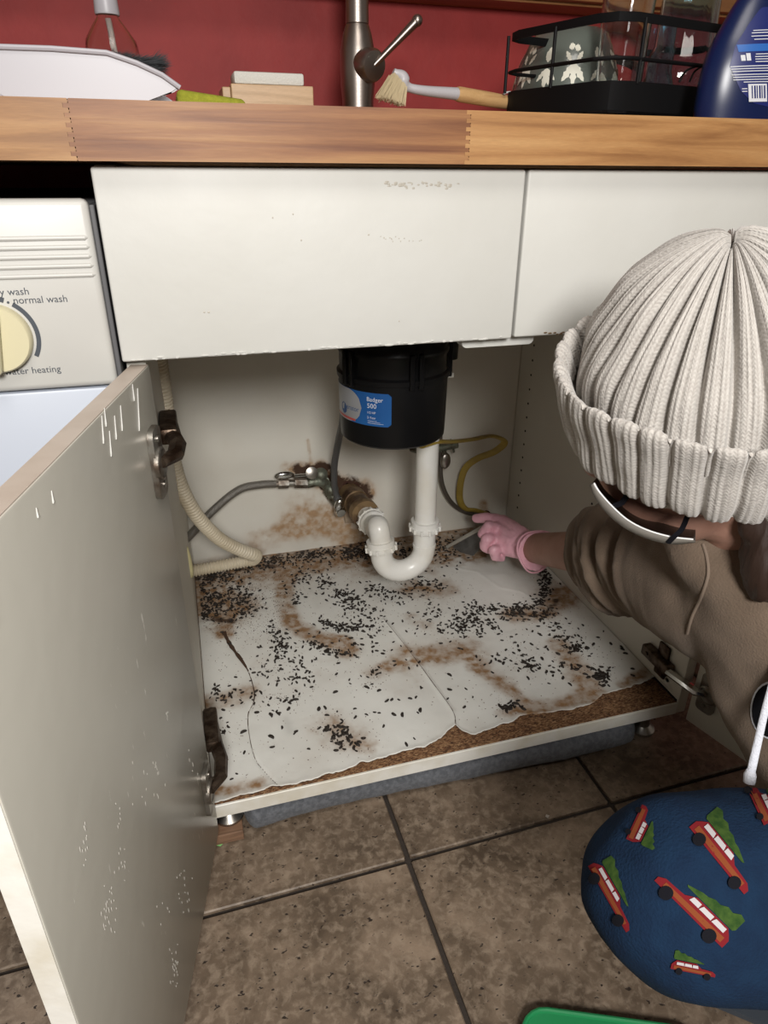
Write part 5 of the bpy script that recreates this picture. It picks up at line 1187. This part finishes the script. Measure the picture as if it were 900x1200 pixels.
b_ = NB(); d0 = (slv[1] - slv[0]).normalized(); u1, u2, _ = frame(d0)
for q, rr_, th in ((-.002, .052, .0060), (.009, .058, .0065), (.022, .065, .0065)):
    pts = [slv[0] + d0 * (q + .005 * math.sin(t * 2 + q * 90)) + (u1 * math.cos(t) + u2 * math.sin(t)) * (rr_ + .002 * math.sin(3 * t + q * 200)) for t in [2 * PI * k / 48 for k in range(49)]]; tube(b_, pts, th, 10)
hc_ = remeshed('sleeve_cuff', b_, M['hoodie'], .0025, 4, hoodie)
def bvh_of(o):
    me = o.data; return BVHTree.FromPolygons([v.co.copy() for v in me.vertices], [p.vertices[:] for p in me.polygons])
HT = bvh_of(hoodie)
def cast(T, px, py, e=.0006):
    d_ = Vector(ray(px, py)).normalized(); h = T.ray_cast(Vector(CAM), d_)
    if h[0] is None: return None
    n = h[1]; n = n if n.dot(d_) < 0 else -n
    return h[0] + n * e
def drape(name, T, line, r, mt, par, sm=6, n=8):
    pts = [cast(T, p.x, p.y, r * .4) for p in spline([Vector((a, c, 0)) for a, c in line], sm)]; pts = [p for p in pts if p is not None]
    if len(pts) < 3: return None
    b_ = NB(); tube(b_, pts, r, n); return obj(name, b_, mt, par, True)
drape('shoulder_seam', HT, [(824, 638), (829, 655), (830, 675), (822, 700), (812, 722), (806, 742)], .0016, mat('seam', (.22, .165, .125), .95), hoodie)
# round printed badge on the chest, half out of view
cxp, cyp = 905, 832
def disc(name, T, cx, cy, rx, ry, mt, par, e):
    b_ = NB(); c0 = cast(T, cx, cy, e); 
    if c0 is None: b_.free(); return
    v0 = b_.verts.new(c0); rings = []
    for q in (.35, .7, 1):
        ring = []
        for k in range(28):
            t = 2 * PI * k / 28; p = cast(T, cx + rx * q * math.cos(t), cy + ry * q * math.sin(t), e)
            ring.append(b_.verts.new(p if p is not None else c0))
        rings.append(ring)
    for k in range(28):
        b_.faces.new((v0, rings[0][k], rings[0][(k + 1) % 28]))
        for q in range(2): b_.faces.new((rings[q][k], rings[q + 1][k], rings[q + 1][(k + 1) % 28], rings[q][(k + 1) % 28]))
    return obj(name, b_, mt, par, True, ang=180)
disc('badge_ring', HT, cxp, cyp, 25, 34, M['cord'], hoodie, .0010); disc('badge', HT, cxp, cyp, 22.5, 31.5, M['print_black'], hoodie, .0018)
# drawstring
b_ = NB(); dpts = [cast(HT, 935, 690, .002), cast(HT, 922, 735, .003), cast(HT, 914, 770, .004)]; d_n = [(p - Vector(CAM)).dot(Vector(RM[:, 2])) for p in dpts][-1]
dpts += [at(905, 800, d_n + .004), at(896, 835, d_n + .010), at(888, 870, d_n + .016), at(880, 905, d_n + .020)]; kf = d_n / .553
tube(b_, spline(dpts, 6), lambda L, f: (.0017 + .0016 * f) * kf, 10, flat=.6); tube(b_, [at(880, 903, d_n + .02), at(879, 908, d_n + .02), at(878, 917, d_n + .021)], [.0036 * kf, .0050 * kf, .0046 * kf], 12); obj('drawstring', b_, M['cord'], hoodie, True)

# ---- trousers
b_ = NB()
chain(b_, [pel, at(1000, 1075, .58), thighM, kneeL], [.11, .086, .076, .0705], 26, .2)
chain(b_, [kneeL, kneeL.lerp(ankL, .45), ankL.lerp(kneeL, .12)], [.062, .052, .044], 22, .25)
chain(b_, [pelR, kneeR], [.11, .074], 22, .3); chain(b_, [kneeR, kneeR.lerp(ankR, .85)], [.072, .046], 22, .3); chain(b_, [pel, pelR], [.125, .125], 22, .3)
def pfold(c, n): return n * (noise.noise(c * 14) * .006 + noise.noise(Vector((c.x * 10, c.y * 40, c.z * 40))) * .0025)
pants = remeshed('trousers', b_, M['pants'], .0055, 10, person, .5, pfold); pants['label'] = 'dark blue printed trousers with red cars carrying green trees'
PT = bvh_of(pants)
def decal(name, polys, mt, e, cuts=2):
    b_ = NB()
    for pg in polys:
        vs = [b_.verts.new((p[0], p[1], 0)) for p in pg]
        try: b_.faces.new(vs)
        except ValueError: pass
    bmesh.ops.triangulate(b_, faces=b_.faces[:])
    for _ in range(cuts): bmesh.ops.subdivide_edges(b_, edges=[e_ for e_ in b_.edges if e_.calc_length() > 4], cuts=1, use_grid_fill=True)
    bmesh.ops.triangulate(b_, faces=b_.faces[:]); bad = []
    for v in b_.verts:
        p = cast(PT, v.co.x, v.co.y, e)
        if p is None: bad.append(v)
        else: v.co = p
    bmesh.ops.delete(b_, geom=bad, context='VERTS')
    if not b_.faces: b_.free(); return
    o = obj(name, b_, mt, pants, True, ang=180); prop(o, kind='stuff')
parts_ = {k: [] for k in ('red', 'orange', 'pale', 'black', 'green')}
def car(cx, cy, dx, dy, L, H, flip=1):
    """dx,dy: image direction of the car's length (rear to bonnet); roof towards (dy,-dx)*flip"""
    l = math.hypot(dx, dy); ux, uy = dx / l, dy / l; nx, ny = uy * flip, -ux * flip
    P_ = lambda u, v: (cx + ux * u * L + nx * v * H, cy + uy * u * L + ny * v * H)
    parts_['red'].append([P_(u, v) for u, v in ((-1, -.25), (-1, .25), (-.92, .48), (-.80, .75), (.10, .75), (.34, .36), (.85, .28), (1, .05), (1, -.25))])
    parts_['orange'].append([P_(u, v) for u, v in ((-.88, -.12), (-.88, .22), (.80, .14), (.80, -.12))])
    for a, c in ((-.78, -.48), (-.42, -.12), (-.06, .16)): parts_['pale'].append([P_(a, .36), P_(a, .64), P_(c, .64), P_(c + .04, .36)])
    for w_ in (-.62, .64): parts_['black'].append([P_(w_ + .155 * math.cos(t), -.28 + .155 * L / H * math.sin(t)) for t in [2 * PI * k / 16 for k in range(16)]])
    tree = [(-.95, .95)]; n = 9
    for k in range(n): f = k / n; tree += [(-.95 + 1.35 * f, .95 + (.95) * (1 - f) * (1 if k % 2 else .78))]
    tree += [(.45, .88), (.40, .80), (-.90, .80)]; parts_['green'].append([P_(u, v) for u, v in tree])
car(843, 1006, 63, 77, 50, 21, 1); car(810, 1067, -80, -80, 55, 21, -1); car(716, 1052, 46, 80, 44, 15, 1)
car(748, 966, 14, -30, 22, 17, -1); car(888, 942, -20, -45, 27, 19, -1); car(812, 1136, 50, 10, 26, 11, 1)
for k_, e in (('green', .0009), ('red', .0012), ('orange', .0015), ('pale', .0018), ('black', .0020)):
    decal({'green': 'tree_print', 'red': 'car_print', 'orange': 'car_panel_print', 'pale': 'window_print', 'black': 'wheel_print'}[k_], parts_[k_], M['print_' + k_], e)
# shoes
def shoe(a, d_):
    b_ = NB(); d_ = d_.normalized(); s_ = Vector((-d_.y, d_.x, 0)); Mx = Matrix(((d_.x, s_.x, 0, a.x), (d_.y, s_.y, 0, a.y), (0, 0, 1, 0), (0, 0, 0, 1)))
    for (u, z, rx, ry, rz) in ((-.03, .045, .045, .036, .042), (.03, .036, .05, .038, .034), (.09, .030, .05, .040, .026), (-.02, .075, .04, .036, .03)): ball(b_, Mx @ Vector((u, 0, z)), (rx, ry, rz), Matrix.Rotation(math.atan2(d_.y, d_.x), 4, 'Z'))
    for v in b_.verts: v.co.z = max(v.co.z, .006)
    o = remeshed('shoe', b_, M['print_black'], .004, 5, person); b_ = NB(); prism(b_, [Mx @ Vector((x_, y_, .0008)) for x_, y_ in [(q[0] + .03, q[1]) for q in rrect(.21, .076, .036)]], (0, 0, 1), .008); obj('sole', b_, M['grey_print'], o)
shoe(Vector((.56, .325, 0)), Vector((-.075, .065, 0))); shoe(Vector((.985, -.09, 0)), Vector((-.03, .12, 0)))

# ---- hair
b_ = NB()
for k in range(60):
    f = random.random(); a = at(884 + 45 * f + random.gauss(0, 3), 606 + 75 * f * random.random() + random.gauss(0, 4), .60 + .06 * random.random()); ball(b_, a, (.014, .012, .026), None, 10, 8)
chain(b_, [at(905, 612, .60), at(893, 650, .615), at(897, 685, .62)], [.016, .020, .018])
chain(b_, [head_c - fw * .085 - hx * .02, head_c - fw * .10 - hx * .07], [.036, .028])
remeshed('hair', b_, M['hair'], .0035, 3, person, .5, lambda c, n: n * noise.noise(Vector((c.x * 160, c.y * 160, c.z * 30))) * .004)
# ---- face mask: pale moulded edge with black straps
b_ = NB()
ri = [(696, 566), (702, 576), (716, 592), (735, 609), (758, 621), (786, 629), (812, 632)]; ro = [(693, 568), (698, 581), (711, 599), (731, 616), (757, 629), (787, 636), (815, 634)]
rb_ = [(700, 560), (710, 575), (728, 590), (748, 603), (772, 612), (795, 616), (815, 618)]
R1_ = spline([at(a, c, .580 + .0015 * i) for i, (a, c) in enumerate(ri)], 5); R2_ = spline([at(a, c, .586 + .0015 * i) for i, (a, c) in enumerate(ro)], 5); R3_ = spline([at(a, c, .63) for a, c in rb_], 5)
rr_ = [[b_.verts.new(p) for p in L_] for L_ in (R1_, R2_, R3_)]
for q in range(2):
    for k in range(len(rr_[0]) - 1): b_.faces.new((rr_[q][k], rr_[q][k + 1], rr_[q + 1][k + 1], rr_[q + 1][k]))
mk = obj('face_mask', b_, M['mask'], person, True, ang=180); mk['label'] = 'pale face mask with white edge'; s_ = mk.modifiers.new('s', 'SOLIDIFY'); s_.thickness = .0015
b_ = NB(); tube(b_, R1_, .0008, 8); obj('mask_edge', b_, M['mask_edge'], mk, True)
for line in (((783, 636, .590), (791, 628, .582), (799, 620, .578), (806, 604, .572)), ((716, 594, .586), (722, 592, .582), (729, 589, .578), (735, 580, .574))):
    b_ = NB(); tube(b_, spline([at(a, c, d_) for a, c, d_ in line], 5), .0024, 8, flat=.45, up=tuple(camdir((0, 0, 1)))); obj('elastic_strap', b_, M['print_black'], mk, True)

# ---- ribbed knitted beanie
def knitmesh(name, prof, nr, depth, par, lip=False, twist=0.0, seed=0, sxy=(1.03, .97)):
    nt_ = 30 * 26; P_ = [Vector((r, h, 0)) for r, h in prof]; P_ = spline(P_, 8); n = len(P_); u1, u2, _ = frame(HX); verts = []; uvs = []; L = 0
    for i, p in enumerate(P_):
        if i: L += (P_[i] - P_[i - 1]).length
        d_ = P_[min(i + 1, n - 1)] - P_[max(i - 1, 0)]; nn = Vector((d_.y, -d_.x)).normalized() if d_.length > 0 else Vector((1, 0))
        for k in range(nt_):
            th = 2 * PI * k / nt_; w_ = noise.noise(Vector((math.cos(th) * 2, math.sin(th) * 2, p.y * 12 + seed))) * .05
            ph = ((th + w_) * nr / (2 * PI)) % 1.0; g1 = math.exp(-((ph - .5) / .13) ** 2); fine = .5 - .5 * math.cos(ph * 2 * PI * 4)
            am = min(1, p.x / .06); var = 1 + .35 * noise.noise(Vector((math.floor((th + w_) * nr / (2 * PI)) * 3.7, p.y * 9, seed)))
            dd = -depth * g1 * am * var * (1 + .9 * max(0, (p.y - .09) / .08)) + .0009 * fine * am + noise.noise(Vector((math.cos(th) * 3, math.sin(th) * 3, p.y * 30 + seed))) * .0035 * am
            r = p.x + nn.x * dd; h = p.y + nn.y * dd
            # loose hem and crown
            h += .004 * math.sin(th * 2 + 1 + seed) + .002 * math.sin(th * 5 + seed)
            r *= 1 + .015 * math.sin(th * 3 + seed)
            verts.append(Hc + HX * h + u1 * (r * math.cos(th) * sxy[0]) + u2 * (r * math.sin(th) * sxy[1])); uvs.append((k / nt_, L))
    faces = [(i * nt_ + k, i * nt_ + (k + 1) % nt_, (i + 1) * nt_ + (k + 1) % nt_, (i + 1) * nt_ + k) for i in range(n - 1) for k in range(nt_)]
    me = bpy.data.meshes.new(name); me.from_pydata(verts, [], faces); uv = me.uv_layers.new(name='UVMap'); lv = np.zeros(len(me.loops), int); me.loops.foreach_get('vertex_index', lv)
    ua = np.array(uvs)[lv]; ua[:, 1] *= 3.4
    w0 = ua.reshape(-1, 4, 2); mxx = w0[:, :, 0].max(1); fix = (mxx[:, None] - w0[:, :, 0]) > .5; w0[:, :, 0][fix] += 1
    uv.data.foreach_set('uv', w0.ravel()); me.update()
    for p in me.polygons: p.use_smooth = True
    return link(name, me, par, M['knit'])
hat = knitmesh('beanie', [(.100, .004), (.103, .03), (.1035, .055), (.1010, .074), (.0945, .094), (.083, .115), (.068, .135), (.051, .151), (.034, .163), (.018, .170), (.008, .172), (.0012, .169)], 28, .0075, person); hat['label'] = 'pale oatmeal ribbed knit beanie with turned-up brim'
knitmesh('turned_up_brim', [(.099, .0), (.107, -.003), (.1125, .004), (.1155, .025), (.1180, .055), (.1195, .074), (.1175, .081), (.1130, .079), (.1095, .070), (.1060, .050)], 30, .0050, hat, seed=4)

# ---- tool held in the hand
g0 = at(586, 606, 1.47); g1 = at(573, 613.5, 1.462); tip = onz(524, 641, ZP + .006)
sc_ = thing('scraper', tuple(tip), 'grey triangular scraper with pale straight handle held by the pink glove', 'scraper')
b_ = NB(); tube(b_, [g0, g1, tip], [.0042, .0045, .0040], 10); obj('handle', b_, M['scraper_pale'], sc_, True, ang=40)
b_ = NB(); pg = [onz(531, 641, ZP + .006), g1.lerp(tip, .12), at(571, 633, 1.50), onz(555, 651, ZP + .006), onz(540, 647, ZP + .006)]
cc = sum(pg, Vector()) / 5; nn = (pg[1] - pg[0]).cross(pg[3] - pg[0]).normalized(); b_ = NB(); v0 = b_.verts.new(cc); vs = [b_.verts.new(p) for p in pg]
for i in range(5): b_.faces.new((v0, vs[i], vs[(i + 1) % 5]))
o = obj('blade', b_, M['scraper_grey'], sc_); s_ = o.modifiers.new('s', 'SOLIDIFY'); s_.thickness = .002

# ------------------------------------------------------------------ green tray at the bottom of the view
c = onz(655, 1215, .02)
t = thing('green_tray', (c.x, c.y, 0), 'green plastic tray corner on the floor at the bottom edge', 'tray')
cn = onz(612, 1178, .02); e1 = (onz(700, 1190, .02) - cn).normalized(); e2 = Vector((e1.y, -e1.x, 0))
ctr = cn + e1 * .10 + e2 * .08
b_ = NB(); prism(b_, [ctr + e1 * a + e2 * c_ + Vector((0, 0, -.019)) for a, c_ in rrect(.20, .16, .028)], (0, 0, 1), .016); obj('tray_body', b_, M['green_plastic'], t, True)
b_ = NB(); pts = [ctr + e1 * a + e2 * c_ + Vector((0, 0, -.003)) for a, c_ in rrect(.20, .16, .028)]; pts += [pts[0]]; tube(b_, pts, .003, 8); obj('tray_rim', b_, M['green_plastic'], t, True)
